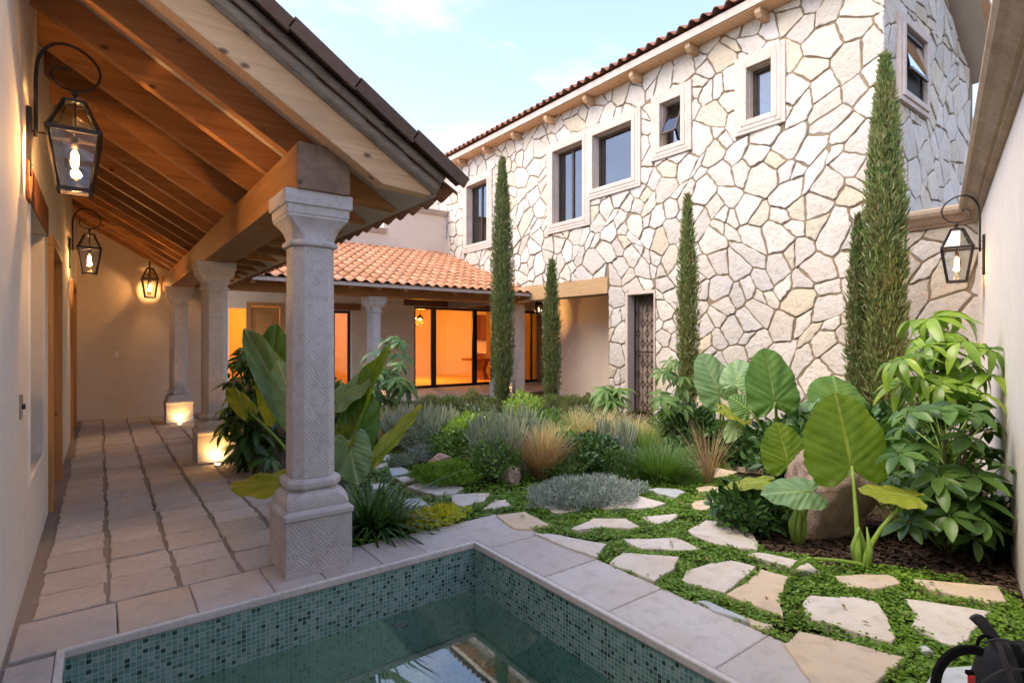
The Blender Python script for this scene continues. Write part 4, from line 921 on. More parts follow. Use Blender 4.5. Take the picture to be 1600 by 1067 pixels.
def cypress(base, h, r, label, mat, n, seed=0, lean=(0,0), r_low=.55):
    x, y = base; t = thing('cypress_tree', (x, y, 0), label, 'tree', 'narrow columnar cypress trees in the garden')
    rg = np.random.default_rng(100+seed); z = rg.random(n)**.92; a = rg.random(n)*2*math.pi
    def prof(z): return (r_low+(1-r_low)*np.clip(z/.2, 0, 1))*np.clip((1-z)/.40, 0, 1)**.68
    pl = 1+.17*np.sin(a*5+z*9+seed)+.11*np.sin(a*3-z*23+seed*2)+.10*np.sin(z*h*16+a*4)*np.sin(a*7+z*30)
    k = 1-.55*rg.random(n)**1.5; rr = r*prof(z)*pl*k
    ci = np.floor(z*h*3.3+np.sin(a*2)*.6)+17*np.floor(a*1.75); hs = np.abs(np.modf(np.sin(ci*12.9898+seed)*437.58)[0]); rr = rr*(.80+.38*hs)*(1-.35*((hs > .86)&(rg.random(n) < .7)))
    C = np.stack([x+rr*np.cos(a)+lean[0]*z*z, y+rr*np.sin(a)+lean[1]*z*z, .10+z*(h-.16)], 1)
    out = np.stack([np.cos(a), np.sin(a), np.zeros(n)], 1); ax = unit(out*rg.uniform(.08,.75,(n,1))+np.array([0,0,1.])+rg.normal(size=(n,3))*.22)
    V, F = scat(leafT(.30, .06, .05), C, basis(ax, out+rg.normal(size=(n,3))*.5), rg.uniform(.028,.068,n)*(.9+r*.5)); npmesh('foliage', V, F, mat, t)
    # fine tips breaking the outline
    k = n//5; z = rg.random(k)*.985; a = rg.random(k)*2*math.pi; rr = r*prof(z)*rg.uniform(.85,1.38,k)
    C = np.stack([x+rr*np.cos(a)+lean[0]*z*z, y+rr*np.sin(a)+lean[1]*z*z, .10+z*(h-.1)], 1); ax = unit(np.stack([np.cos(a), np.sin(a), np.zeros(k)], 1)*.5+np.array([0,0,1.])+rg.normal(size=(k,3))*.25)
    V, F = scat(leafT(.18, .1, .03), C, basis(ax, rg.normal(size=(k,3))), rg.uniform(.04,.11,k)); npmesh('tip_spray', V, F, mat, t)
    MB().tube([(x,y,-.05),(x,y,h*.3),(x+lean[0]*.3,y+lean[1]*.3,h*.6),(x+lean[0]*.8,y+lean[1]*.8,h*.9)], [r*.16,r*.13,r*.08,.01], 8).build('trunk', M['bark'], t, smooth=True); return t
def schefflera(name, label, base, whorls, ll, mat, nl=8, w=.36, droop=.45, cat='shrub', size=None):
    """whorls: world points where a ring of leaflets sits; each joined to the stem by a petiole"""
    x, y = base; t = thing(name, (x, y, 0), label, cat); C = []; AX = []; NH = []; S = []; pet = MB(); zt = max(p[2] for p in whorls)
    for p in whorls:
        p = Vector(p); l = ll*random.uniform(.75,1.2); out = Vector((p.x-x, p.y-y, 0)); out = out.normalized() if out.length > .02 else Vector((random.uniform(-1,1), random.uniform(-1,1), 0)).normalized()
        nrm = (out*random.uniform(.1,.8)+Vector((random.uniform(-.3,.3), random.uniform(-.3,.3), 1))).normalized(); e1 = nrm.orthogonal().normalized(); e2 = nrm.cross(e1); ph = random.random()*6; k = nl+random.choice((-2,-1,0,0,1))
        for i in range(k):
            a = ph+2*math.pi*i/k+random.uniform(-.15,.15); d = (e1*math.cos(a)+e2*math.sin(a)); C.append(p+d*.018); AX.append(d+nrm*random.uniform(-.25,.25)); NH.append(nrm); S.append(l*random.uniform(.75,1.1))
        z0 = max(.05, p.z-random.uniform(.12,.35)*max(.5, zt)); j = Vector((x+(p.x-x)*.15, y+(p.y-y)*.15, z0)); pet.tube([j, j.lerp(p, .5)+Vector((0,0,.02)), p], [.006,.004,.004], 5)
    V, F = scat(broadT(w, 5, droop, .25), np.array([tuple(c) for c in C]), basis(np.array([tuple(c) for c in AX]), np.array([tuple(c) for c in NH])), np.array(S)); npmesh('leaflets', V, F, mat, t, smooth=True)
    pet.build('petioles', M['petiole'], t, smooth=True); s = MB()
    for k in range(3): s.tube([(x+.03*k,y,-.05),(x+random.uniform(-.05,.05),y+random.uniform(-.05,.05),zt*.4),(x+random.uniform(-.12,.12),y+random.uniform(-.12,.12),zt*.85)], [.014,.011,.006], 6)
    s.build('stem', M['twig'], t, smooth=True); return t

# heart shaped giant taro leaf
HALF = [(0,-.03),(.09,-.13),(.20,-.21),(.34,-.25),(.47,-.22),(.57,-.12),(.62,.04),(.62,.24),(.58,.44),(.49,.63),(.36,.80),(.17,.94),(0,1.)]
def taro_leaf(parent, P, T, W, nh, mat, stem_from, cup=.10, droop=.12, wav=.026, pr=.012, petiole=True, fold=0.):
    P, T, nh = Vector(P), Vector(T), Vector(nh); Y = (T-P); Ln = Y.length; Y.normalize(); n = (nh-Y*nh.dot(Y)).normalized(); X = Y.cross(n)
    out = []
    for i in range(len(HALF)-1):
        p0, p1, p2, p3 = [Vector(HALF[max(0, min(len(HALF)-1, i+d_))]) for d_ in (-1,0,1,2)]
        for u in (0,.25,.5,.75): out.append(.5*((2*p1)+(-p0+p2)*u+(2*p0-5*p1+4*p2-p3)*u*u+(-p0+3*p1-3*p2+p3)*u**3))
    out.append(Vector((0,1.))); bd = out+[Vector((-p.x, p.y)) for p in reversed(out[1:-1])]; nb = len(bd); K = 9; mb = MB(); mb.uv = []; ph = random.random()*6
    org = Vector((0,.02))
    for k in range(K+1):
        f = k/K
        for i, b in enumerate(bd):
            q = org.lerp(b, f); x = q.x*W/1.24; y = q.y*Ln; ang = i/nb*2*math.pi
            z = -droop*Ln*max(0, q.y)**2*1.0+cup*abs(x)*(1 if fold == 0 else 1+fold*3)-abs(q.x)**2*W*.22+wav*Ln*(f**2)*math.sin(ang*11+ph)+.006*math.sin((q.y-abs(q.x)*.55)*9*2*math.pi)*W*1.1*min(1, abs(q.x)*6)-.05*Ln*(q.y<0)*(q.y**2)*8
            sgn = 1 if x >= 0 else -1; xx = x
            if fold: xx = abs(x)*math.cos(fold)*sgn; z += abs(x)*math.sin(fold)
            # scalloped edge
            if k == K: xx *= 1+.02*math.sin(ang*34)
            mb.v.append(tuple(P+X*xx+Y*y+n*z)); mb.uv.append((.5+q.x*.8, (q.y+.28)/1.28))
    for k in range(K):
        for i in range(nb):
            j = (i+1) % nb; mb.f.append((k*nb+i, k*nb+j, (k+1)*nb+j, (k+1)*nb+i))
    lf = mb.build('leaf', mat, parent, smooth=True)
    rb_ = MB(); rb_.tube([P+Y*(Ln*u)+n*(-droop*Ln*u*u-.004) for u in (0,.2,.4,.6,.8,.95)], [pr*.75,pr*.6,pr*.45,pr*.32,pr*.2,pr*.1], 6); rb_.build('midrib', M['petiole'], lf, smooth=True)
    if petiole:
        B = Vector(stem_from); dd = P-B; hv = Vector((dd.x, dd.y, 0)); pts = []
        for u in (0,.15,.3,.5,.7,.85,1): pts.append(B+hv*(u**1.5)+Vector((0,0,dd.z*(u**.85))))
        MB().tube(pts, [pr*2.1,pr*1.7,pr*1.35,pr*1.1,pr*.95,pr*.85,pr*.75], 9).build('petiole', M['petiole'], parent, smooth=True)
    return lf
def taro(base, label, leaves):
    b = gnd(*base) if len(base) == 2 else Vector(base); t = thing('giant_taro', (b.x, b.y, 0), label, 'plant', 'giant taro plants with heart shaped leaves')
    for (pa, ta, W, mat, nh, kw) in leaves:
        P_, T_ = at(*pa), at(*ta); d = pa[2]; Wm = W/857*d; taro_leaf(t, P_, T_, Wm, nh, M[mat], (b.x+random.uniform(-.03,.03), b.y+random.uniform(-.03,.03), -.02), **kw)
    c = MB()
    for k in range(5):
        a = random.random()*6; c.tube([(b.x+.03*math.cos(a), b.y+.03*math.sin(a), -.03), (b.x+.05*math.cos(a), b.y+.05*math.sin(a), .12), (b.x+.03*math.cos(a+1), b.y+.03*math.sin(a+1), .26)], [.022,.019,.004], 7)
    c.build('stem_base', M['petiole'], t, smooth=True); return t
TOCAM = -CAMF+Vector((0,0,.25)); UP = Vector((0,0,1))

# ================================================================== garden: flagstones, cover, mulch, rocks
def px(list_, ox, oy, s): return [(ox+a/s, oy+b/s) for a, b in list_]
FL = [  # pixel outlines read off the photograph, laid on the ground plane; label ; material
 (px([(1090,300),(1220,285),(1340,345),(1245,365),(1170,360),(1120,325)],400,700,2.908),'gold','orange tinted flagstone touching the pool rim corner'),
 (px([(95,238),(240,255),(305,278),(215,297),(150,270)],800,700,2.9067),'pale','thin pale wedge flagstone left of the silver mat plant'),
 (px([(270,365),(370,318),(520,318),(580,352),(530,362),(420,357),(300,372)],800,700,2.9067),'pale','long pale flagstone with a flat top edge between the wedge stone and the pool rim'),
 (px([(375,258),(460,228),(570,215),(700,250),(640,268),(540,272),(420,275)],800,700,2.9067),'pale','wide pale flagstone directly in front of the silver mat plant'),
 (px([(590,308),(745,292),(762,300),(715,330),(650,342),(610,325)],800,700,2.9067),'pale','small pointed pale flagstone in the middle of the ground cover'),
 (px([(615,183),(660,178),(750,183),(795,200),(745,220),(680,205)],800,700,2.9067),'blue','small bluish flagstone right of the silver mat plant'),
 (px([(835,178),(900,168),(980,185),(950,198),(850,195)],800,700,2.9067),'gold','farther of the two small gold flagstones'),
 (px([(810,255),(830,233),(935,230),(972,262),(935,270),(850,277)],800,700,2.9067),'gold','nearer of the two small gold flagstones'),
 (px([(505,410),(750,400),(855,445),(830,457),(700,452),(580,450)],800,700,2.9067),'pale','long narrow pale flagstone tapering left, mid path'),
 (px([(800,370),(880,325),(1065,338),(1070,360),(1090,380),(1120,430),(1115,455),(1030,450),(930,430),(850,405)],800,700,2.9067),'pale','big pale flagstone beside the mulch patch'),
 (px([(440,515),(500,468),(760,490),(735,540),(650,595),(520,545)],800,700,2.9067),'pale','pale five sided flagstone near the long side of the pool rim'),
 (px([(100,384),(170,385),(430,435),(385,493),(270,455),(180,418)],800,700,2.9067),'pale','cream flagstone butting against the pool rim'),
 (px([(765,600),(800,550),(900,520),(1000,508),(1110,535),(1060,580),(965,650),(870,630)],800,700,2.9067),'pale','left half of the large cracked flagstone'),
 (px([(972,658),(1080,592),(1133,547),(1255,580),(1215,690),(1235,760),(1130,720)],800,700,2.9067),'gold','right half of the large cracked flagstone with rusty stain'),
 (px([(840,685),(880,685),(1060,760),(1075,785),(920,730)],800,700,2.9067),'blue','narrow bluish flagstone strip beside the pool rim'),
 (px([(1068,762),(1190,800),(1160,825),(1082,790)],800,700,2.9067),'gold','small gold flagstone at the end of the bluish strip'),
 ([(1168,864),(1189,862),(1222,869),(1265,880),(1281,893),(1269,894),(1200,875)],'pale','long pale flagstone along the mulch edge before the taro'),
 (px([(740,60),(770,42),(860,36),(880,60),(850,78),(780,82)],800,700,2.9067),'pale','rounded pale flagstone behind the small red grass'),
 (px([(830,90),(900,82),(1025,105),(980,125),(900,130),(850,105)],800,700,2.9067),'gold','pinkish flagstone at the foot of the small red grass'),
 (px([(960,62),(1130,85),(1140,95),(1060,90),(990,78)],800,700,2.9067),'gold','far thin flagstone in front of the ivy patch'),
 (px([(1165,122),(1230,130),(1250,142),(1180,146)],800,700,2.9067),'blue','small whitish flagstone below the middle taro leaf'),
 (px([(305,580),(420,570),(560,572),(605,610),(480,635),(370,630)],1200,700,2.9075),'gold','gold flagstone right in front of the giant taro stem'),
 (px([(160,690),(190,660),(290,668),(400,665),(500,690),(540,760),(580,850),(560,868),(480,850),(390,820),(300,790),(200,770),(165,740)],1200,700,2.9075),'pale','largest pale flagstone in the right foreground'),
 (px([(75,880),(140,820),(330,862),(630,945),(560,1000),(480,1067),(300,1190)],1200,700,2.9075),'gold','large gold flagstone against the pool rim at the lower right'),
 (px([(615,675),(700,685),(1020,740),(1000,755),(930,830),(880,895),(800,880),(650,800),(670,730)],1200,700,2.9075),'pale','pale flagstone left of the black backpack handle'),
 (px([(655,590),(1050,625),(1080,690),(1000,693),(830,655),(720,630)],1200,700,2.9075),'gold','long streaked flagstone below the glossy shrub by the right wall'),
 (px([(675,895),(720,890),(750,915),(700,918)],1200,700,2.9075),'blue','tiny bluish flagstone chip near the backpack strap'),
 (px([(780,990),(930,980),(1010,1067),(1000,1160),(640,1160),(700,1067)],1200,700,2.9075),'blue','grey flagstone under the backpack strap'),
 (px([(270,710),(350,685),(430,690),(585,715),(540,745),(430,755),(350,735)],560,560,3.5575),'pale','large pale flagstone in front of the green moss mound'),
 (px([(510,755),(640,745),(735,742),(700,785),(580,820),(520,800)],560,560,3.5575),'pale','pale flagstone in the stretch left of the pool corner'),
 (px([(480,890),(520,825),(575,825),(560,860),(500,890)],560,560,3.5575),'pale','small pale flagstone next to the yellow foliage'),
 (px([(690,832),(760,785),(820,780),(850,810),(740,835)],560,560,3.5575),'pale','triangular pale flagstone behind the pool corner'),
 (px([(245,780),(340,773),(400,815),(400,865),(320,850),(250,830)],560,560,3.5575),'blue','bluish flagstone half hidden by the strap leaved clump'),
 (px([(205,660),(320,645),(355,668),(250,688)],560,560,3.5575),'pale','narrow pale flagstone left of the moss mound'),
 (px([(165,610),(230,595),(305,630),(185,648)],560,560,3.5575),'blue','white blue flagstone below the small boulder'),
 (px([(95,550),(170,530),(205,555),(150,565)],560,560,3.5575),'pale','farthest pale flagstone at the left of the garden path'),
 (px([(70,590),(160,575),(165,595),(95,606)],560,560,3.5575),'pale','thin pale flagstone beside the dark taro leaves'),
 (px([(65,690),(150,685),(165,710),(80,720)],560,560,3.5575),'pale','pale flagstone peeking out behind the dark strap leaves'),
 ([(985,702),(1000,699),(1016,707),(1022,716),(1000,713)],'pale','far cream flagstone between the straw grass and the fern bush'),
]
FLW = []
for poly, mt, lab in FL:
    P_ = [gnd(a, b, .02) for a, b in poly]; P_ = [(p.x, p.y) for p in P_]
    if area(P_) < 0: P_.reverse()
    FLW.append(P_); mb = MB(); rough_slab(mb, P_, -.04, random.uniform(.012,.022), .008, .006, 5, .01); o = mb.build('flagstone', M['flag_'+mt]); tag(o, lab, 'flagstone', 'flagstones of the garden path')
def inside(P, poly):
    x, y = P[:,0], P[:,1]; r = np.zeros(len(P), bool); n = len(poly)
    for i in range(n):
        (x1, y1), (x2, y2) = poly[i], poly[(i+1) % n]
        if y1 == y2: continue
        c = ((y1 > y) != (y2 > y)) & (x < (x2-x1)*(y-y1)/(y2-y1)+x1); r ^= c
    return r
def g2(l): return [tuple(gnd(a, b)[:2]) for a, b in l]
def shrink(poly, k):
    c = (sum(p[0] for p in poly)/len(poly), sum(p[1] for p in poly)/len(poly)); return [(p[0]+(c[0]-p[0])*k/max(math.hypot(p[0]-c[0], p[1]-c[1]), .05), p[1]+(c[1]-p[1])*k/max(math.hypot(p[0]-c[0], p[1]-c[1]), .05)) for p in poly]
COVER = g2([(500,880),(560,700),(640,690),(700,735),(760,745),(830,735),(990,700),(1010,695),(1140,700),(1230,730),(1235,765),(1140,775),(1165,838),(1200,862),(1262,868),(1290,884),(1400,885),(1500,905),(1600,935),(1760,1060),(1900,1500),(1500,1500)])
def scatter_cover(n, xr, yr, ll, name, zmax=.035):
    P_ = np.stack([rnd(n, *xr), rnd(n, *yr), np.zeros(n)], 1); k = inside(P_, COVER) & ((P_[:,0] > PX1+.49) | (P_[:,1] > PY1+.43)) & (P_[:,1] > 2.03+.275*(P_[:,0]-SX))
    for f in FLW: k &= ~inside(P_, shrink(f, .018))
    k &= ~((P_[:,0] < 1.48) & (P_[:,1] < 14)); 
    gap = np.sin(P_[:,0]*6.3+np.sin(P_[:,1]*4.1)*2)+np.sin(P_[:,1]*7.7+P_[:,0]*2.3)+np.sin(P_[:,0]*23+P_[:,1]*19)*.6; k &= (gap > -1.75) | (RNG.random(n) < .25)
    P_ = P_[k]; n = len(P_); lump = .5+.5*np.sin(P_[:,0]*19+np.sin(P_[:,1]*13)*2)*np.sin(P_[:,1]*17+P_[:,0]*5)
    P_[:,2] = -.03+rnd(n)**.6*(.028+zmax*lump); a = rnd(n, 0, 6.283); ax = np.stack([np.cos(a), np.sin(a), rnd(n,-.15,.5)], 1); nh = np.array([0,0,1.])+RNG.normal(size=(n,3))*.38
    V, F = scat(leafT(.85, -.08, .06), P_, basis(ax, nh), ll*rnd(n,.6,1.3)); return V, F
cv = join([scatter_cover(150000, (2.6,5.6), (.2,4.3), .019, 'a'), scatter_cover(90000, (1.4,9), (3.6,8.), .024, 'b')])
tag(npmesh('ground_cover', cv[0], cv[1], M['cover']), kind='stuff')
def chips(poly, n, ll=.045):
    W = g2(poly); xs_ = [p[0] for p in W]; ys_ = [p[1] for p in W]; P_ = np.stack([rnd(n, min(xs_), max(xs_)), rnd(n, min(ys_), max(ys_)), rnd(n,-.052,-.015)], 1); P_ = P_[inside(P_, W)]; P_ = P_[P_[:,1] > 2.0+.275*(P_[:,0]-SX)]; n = len(P_); a = rnd(n, 0, 6.28)
    return scat(leafT(.4, .05, .15), P_, basis(np.stack([np.cos(a), np.sin(a), rnd(n,-.25,.25)], 1), np.array([0,0,1.])+RNG.normal(size=(n,3))*.45), ll*rnd(n,.5,1.5))
ch = join([chips([(1160,815),(1300,790),(1600,820),(1640,980),(1560,915),(1420,885),(1290,882),(1200,862)], 26000), chips([(560,760),(560,640),(900,630),(1080,690),(990,735),(830,745),(700,740)], 26000, .06), chips([(925,850),(975,855),(950,885),(930,880)], 900)])
tag(npmesh('bark_mulch', ch[0], ch[1], M['mulch']), kind='stuff')
def bed_fill(poly, n, h, ll, mat, name, w=.4):
    W = g2(poly); xs_ = [p[0] for p in W]; ys_ = [p[1] for p in W]; P_ = np.stack([rnd(n, min(xs_), max(xs_)), rnd(n, min(ys_), max(ys_)), np.zeros(n)], 1); P_ = P_[inside(P_, W)]
    for f in FLW: P_ = P_[~inside(P_, f)]
    n = len(P_); lump = np.clip(.5+.5*np.sin(P_[:,0]*5.1+np.sin(P_[:,1]*3)*2)*np.sin(P_[:,1]*4.7+P_[:,0]*1.3), 0, 1); P_ = P_[RNG.random(n) < .25+.75*lump]; n = len(P_); lump = np.clip(.5+.5*np.sin(P_[:,0]*5.1+np.sin(P_[:,1]*3)*2)*np.sin(P_[:,1]*4.7+P_[:,0]*1.3), 0, 1)
    P_[:,2] = -.03+rnd(n)*h*(.3+.9*lump); ax = unit(RNG.normal(size=(n,3))*.7+np.array([0,0,.9])); V, F = scat(leafT(w, -.1), P_, basis(ax, RNG.normal(size=(n,3))+np.array([0,0,.6])), ll*rnd(n,.5,1.4)); return tag(npmesh(name, V, F, mat), kind='stuff')
BED = [(700,712),(640,700),(600,660),(640,645),(940,645),(1000,668),(1085,690),(1060,745),(990,742),(860,745),(800,750),(745,748)]
bed_fill(BED, 26000, .24, .055, M['mid_leaf'], 'low_bed_foliage'); bed_fill(BED, 14000, .32, .075, M['lav_leaf'], 'low_grey_foliage', .16)
def litter(n):
    P_ = np.stack([rnd(n, 1.5, 6.5), rnd(n, .6, 8), np.full(n, .035)], 1); k = inside(P_, COVER) & (P_[:,1] > 2.05+.275*(P_[:,0]-SX)) & ((P_[:,0] > PX1+.5) | (P_[:,1] > PY1+.46)); P_ = P_[k]; P_[:,2] = .026; n = len(P_); a = rnd(n, 0, 6.28)
    V, F = scat(leafT(.45, .1, .2), P_, basis(np.stack([np.cos(a), np.sin(a), rnd(n,-.15,.15)], 1), np.array([0,0,1.])+RNG.normal(size=(n,3))*.2), .04*rnd(n,.6,1.4)); tag(npmesh('fallen_leaves', V, F, M['mulch_leaf']), kind='stuff')
litter(260)
def rock(c, r, label, seed, sc=(1,1,.8), flat=None):
    me = bpy.data.meshes.new('boulder'); import bmesh; bm = bmesh.new(); bmesh.ops.create_icosphere(bm, subdivisions=5, radius=1); rg = random.Random(seed); from mathutils import noise as mn
    of = Vector((rg.random()*50, rg.random()*50, 0)); cuts = [(Vector((rg.gauss(0,1), rg.gauss(0,1), rg.gauss(0,.7))).normalized(), rg.uniform(.62,.86)) for _ in range(9)]
    for v in bm.verts:
        p = v.co.copy()
        for nn, d_ in cuts:
            e = p.dot(nn)-d_
            if e > 0: p -= nn*e*.85
        p *= 1+.16*mn.noise(p*1.6+of)+.06*mn.noise(p*5+of)+.02*mn.noise(p*14+of); v.co = Vector((p.x*sc[0]*r, p.y*sc[1]*r, p.z*sc[2]*r))
    bm.to_mesh(me); bm.free(); me.materials.append(M['boulder']); me.polygons.foreach_set('use_smooth', [True]*len(me.polygons)); o = bpy.data.objects.new('boulder', me); COL.objects.link(o); o.location = c; tag(o, label, 'rock')
b = gnd(1320, 850); rock((b.x+.28, b.y+.25, .22), .42, 'large reddish boulder behind the giant taro stem', 3, (.98,.85,1.05))
b = gnd(686, 735); rock((b.x, b.y, .06), .17, 'rounded tan boulder behind the moss mound', 5, (1,1,.8)); b = gnd(695, 702); rock((b.x, b.y, .08), .15, 'small tan rock below the lime green bush', 6, (1.1,1,.7)); b = gnd(797, 752); rock((b.x, b.y, .05), .14, 'small brown rock left of the red grass', 8, (.8,1,1))

# ------------------------------------------------------------------ cypresses
cypress((6.60,9.14), 5.28, .175, 'tallest back cypress, standing between the glass doors and the passage', M['cypress'], 30000, 1)
cypress((7.10,8.18), 3.10, .13, 'short thin cypress in front of the lintel beam', M['cypress'], 15000, 2)
cypress((7.60,5.40), 3.88, .125, 'thin cypress right of the iron gate against the stones', M['cypress_b'], 17000, 3)
cypress((7.75,2.66), 5.06, .165, 'biggest cypress, full and dense near the house corner', M['cypress_b'], 60000, 4, (0,0), .9)
cypress((7.74,2.95), 3.12, .105, 'shorter cypress tucked against the left of the biggest one', M['cypress'], 16000, 5)

# ------------------------------------------------------------------ giant taros
N0 = TOCAM
taro((1347,884), 'foremost giant taro with one huge lit leaf in front of the boulder', [
 ((1331,728,3.78),(1308,612,3.88),136,'taro',N0,dict(cup=.06,droop=.06)),
 ((1425,775,3.55),(1340,760,3.7),62,'taro_yellow',Vector((0,0,1))+N0*.35,dict(cup=.02,droop=.05)),
 ((1262,872,3.5),(1235,885,3.45),14,'taro',UP,dict())])
taro((1246,843), 'small taro with a pale ribbed leaf over the mulch', [
 ((1268,768,4.0),(1192,766,4.0),62,'taro_pale',UP*1.0+N0*.9,dict(cup=.04,droop=.14)),
 ((1195,752,4.25),(1130,757,4.35),34,'taro_yellow',UP+N0*.4,dict(droop=.1))])
taro((1236,790), 'taro with a round green leaf left of the huge leaf', [
 ((1232,724,4.6),(1216,658,4.7),76,'taro',N0,dict(cup=.06,droop=.08)),
 ((1262,742,4.6),(1268,700,4.7),30,'taro_pale',N0+UP,dict())])
taro((1216,752), 'taro with a big upright leaf against the stone wall', [
 ((1211,628,5.5),(1197,542,5.6),84,'taro_back',N0,dict(cup=.07,droop=.06)),
 ((1212,612,5.65),(1258,650,5.6),56,'taro_pale',UP+N0*.8,dict(droop=.2)),
 ((1252,662,5.5),(1288,622,5.6),46,'taro_pale',UP*.6+N0,dict()),
 ((1170,640,5.8),(1140,618,5.9),40,'taro_back',N0,dict()),
 ((1150,600,6.0),(1160,560,6.1),50,'taro_pale',UP+N0*.6,dict())])
taro((1128,705), 'taro with a bluish leaf nearest to the gate side cypress', [
 ((1126,618,6.3),(1098,550,6.35),66,'taro_pale',N0+UP*.3,dict(cup=.08)),
 ((1132,640,6.2),(1184,662,6.1),34,'taro_yellow',UP+N0*.5,dict(droop=.1)),
 ((1150,665,6.2),(1135,690,6.1),26,'taro_pale',UP+N0,dict())])
taro((1318,735), 'taro with a dark wide leaf left of the biggest cypress', [
 ((1312,632,5.6),(1304,584,5.8),92,'taro_back',N0+UP*.2,dict(cup=.06)),
 ((1290,660,5.7),(1262,640,5.7),44,'taro_pale',N0+UP,dict())])
LB = gnd(500, 792)
taro((LB.x, LB.y, 0), 'cluster of giant taro leaves rising behind the nearest column', [
 ((452,640,4.9),(381,510,5.2),62,'taro_pale',Vector((-.3,-.5,.6)),dict(fold=.55,droop=.05)),
 ((425,585,5.3),(426,505,5.3),58,'taro_back',N0,dict()),
 ((462,640,4.7),(432,560,4.8),52,'taro_pale',N0+UP*.8,dict()),
 ((452,752,4.25),(358,758,4.35),66,'taro_yellow',UP*.9+N0*.5,dict(droop=.02,pr=.008)),
 ((418,590,5.2),(424,668,5.1),46,'taro_yellow',N0+Vector((-.3,0,0)),dict(droop=0.)),
 ((528,625,4.7),(592,572,4.9),60,'taro_pale',UP+N0*.4,dict(droop=.05)),
 ((556,672,4.6),(606,540,4.9),72,'taro',N0*.7+Vector((-.5,.4,0)),dict(fold=.45,droop=.04)),
 ((548,695,4.6),(578,612,4.7),70,'taro_back',N0,dict()),
 ((545,690,4.45),(558,757,4.35),62,'taro_pale',N0+UP*.7,dict(droop=.12)),
 ((592,712,4.6),(660,636,4.9),30,'taro_yellow',UP*.5+N0*.7,dict(droop=-.05,fold=.4)),
 ((385,640,5.3),(352,600,5.5),30,'taro_yellow',UP+N0,dict())])

# ------------------------------------------------------------------ shrubs with whorled leaves
def cloud(n, cpx, cpy, rx, ry, d0, d1, edge=.35):
    o = []
    for _ in range(n):
        a = random.random()*6.283; r_ = math.sqrt(random.uniform(edge*.2, 1)); o.append(at(cpx+rx*r_*math.cos(a), cpy+ry*r_*math.sin(a), random.uniform(d0, d1)))
    return o
b = gnd(1470, 812)
wh = [at(*p) for p in ((1455,497,4.6),(1495,492,4.6),(1430,500,4.8),(1412,560,4.3),(1395,565,4.4),(1478,520,4.5),(1500,535,4.3),(1545,545,4.2),(1450,540,4.4),(1440,590,4.3),(1470,600,4.2),(1500,600,4.2),(1530,615,4.1),(1410,600,4.5),(1480,560,4.6),(1515,570,4.4),(1430,530,4.7),(1545,585,4.2))]+cloud(10, 1465, 590, 70, 55, 4.3, 4.9)
schefflera('umbrella_shrub', 'tall umbrella shrub with drooping yellow green leaves beside the right wall', (b.x, b.y), wh, .235, M['schef_leaf'], 8, .34, .8)
b = gnd(1480, 868)
schefflera('glossy_shrub', 'broad dark shrub with rounded glossy leaves under the umbrella shrub', (b.x, b.y), cloud(62, 1482, 715, 92, 105, 3.6, 4.5)+cloud(22, 1490, 780, 80, 70, 3.5, 4.0), .165, M['gloss_leaf'], 7, .46, .35)
b = gnd(607, 662)
schefflera('umbrella_shrub', 'slim umbrella shrub in front of the pale column by the glass doors', (b.x, b.y), cloud(15, 605, 560, 30, 38, 8.4, 9.6)+cloud(10, 605, 610, 36, 24, 8.6, 9.6), .26, M['gloss_leaf'], 8, .34, .55)
b = gnd(1058, 675)
schefflera('umbrella_shrub', 'small umbrella shrub between the iron gate and the thin cypress', (b.x, b.y), cloud(13, 1050, 610, 22, 52, 6.9, 7.6), .20, M['mid_leaf'], 8, .34, .55)
b = gnd(957, 655)
schefflera('leafy_shrub', 'small bright shrub at the left foot of the gate surround', (b.x, b.y), cloud(12, 954, 615, 22, 14, 8.9, 9.6), .28, M['mid_leaf'], 9, .26, .5)
b = gnd(395, 745)
schefflera('leafy_shrub', 'dark shrub filling the gap between the second column and the nearest column', (b.x, b.y), cloud(54, 398, 640, 50, 90, 5.9, 6.6), .22, M['dark_leaf'], 8, .36, .5)
b = gnd(380, 700)
schefflera('leafy_shrub', 'lighter leafy shrub rising behind the dark one near the wooden door', (b.x, b.y), cloud(20, 385, 590, 32, 52, 7.2, 8.4), .24, M['mid_leaf'], 8, .34, .5)
bush('leafy_shrub', 'low dark shrub peeking out left of the second column', 'shrub', (1.62, 9.3), .8, .32, 700, .10, M['dark_leaf'], .5)
bush('leafy_shrub', 'low dark shrub in the bed left of the far garden', 'shrub', (2.6, 8.4), .9, .5, 1500, .10, M['dark_leaf'], .5)
bush('low_fern', 'low dark leafy plant left of the small pale taro', 'plant', gnd(1178, 822), .30, .38, 1100, .085, M['dark_leaf'], .45, .35, ry=.3)
bush('low_fern', 'dark low foliage under the glossy shrub near the right wall', 'plant', gnd(1520, 850), .32, .34, 600, .10, M['dark_leaf'], .5, .35)

# strap leaves beside the column
tuft('strap_leaf_clump', 'dense dark strap leaved clump right of the nearest column', 'plant', gnd(578, 826), .40, 1.2, 300, M['dark_leaf'], .032, .8, None, .16)
tuft('strap_leaf_clump', 'second strap leaved clump spilling over the pool rim', 'plant', gnd(606,822), .28, 1.3, 220, M['mid_leaf'], .022, .6, None, .14)
bush('yellow_foliage', 'low yellow green foliage behind the pool rim', 'plant', gnd(675, 818), .10, .30, 900, .05, M['yellow_leaf'], .4, .3, ry=.16, stems=2)
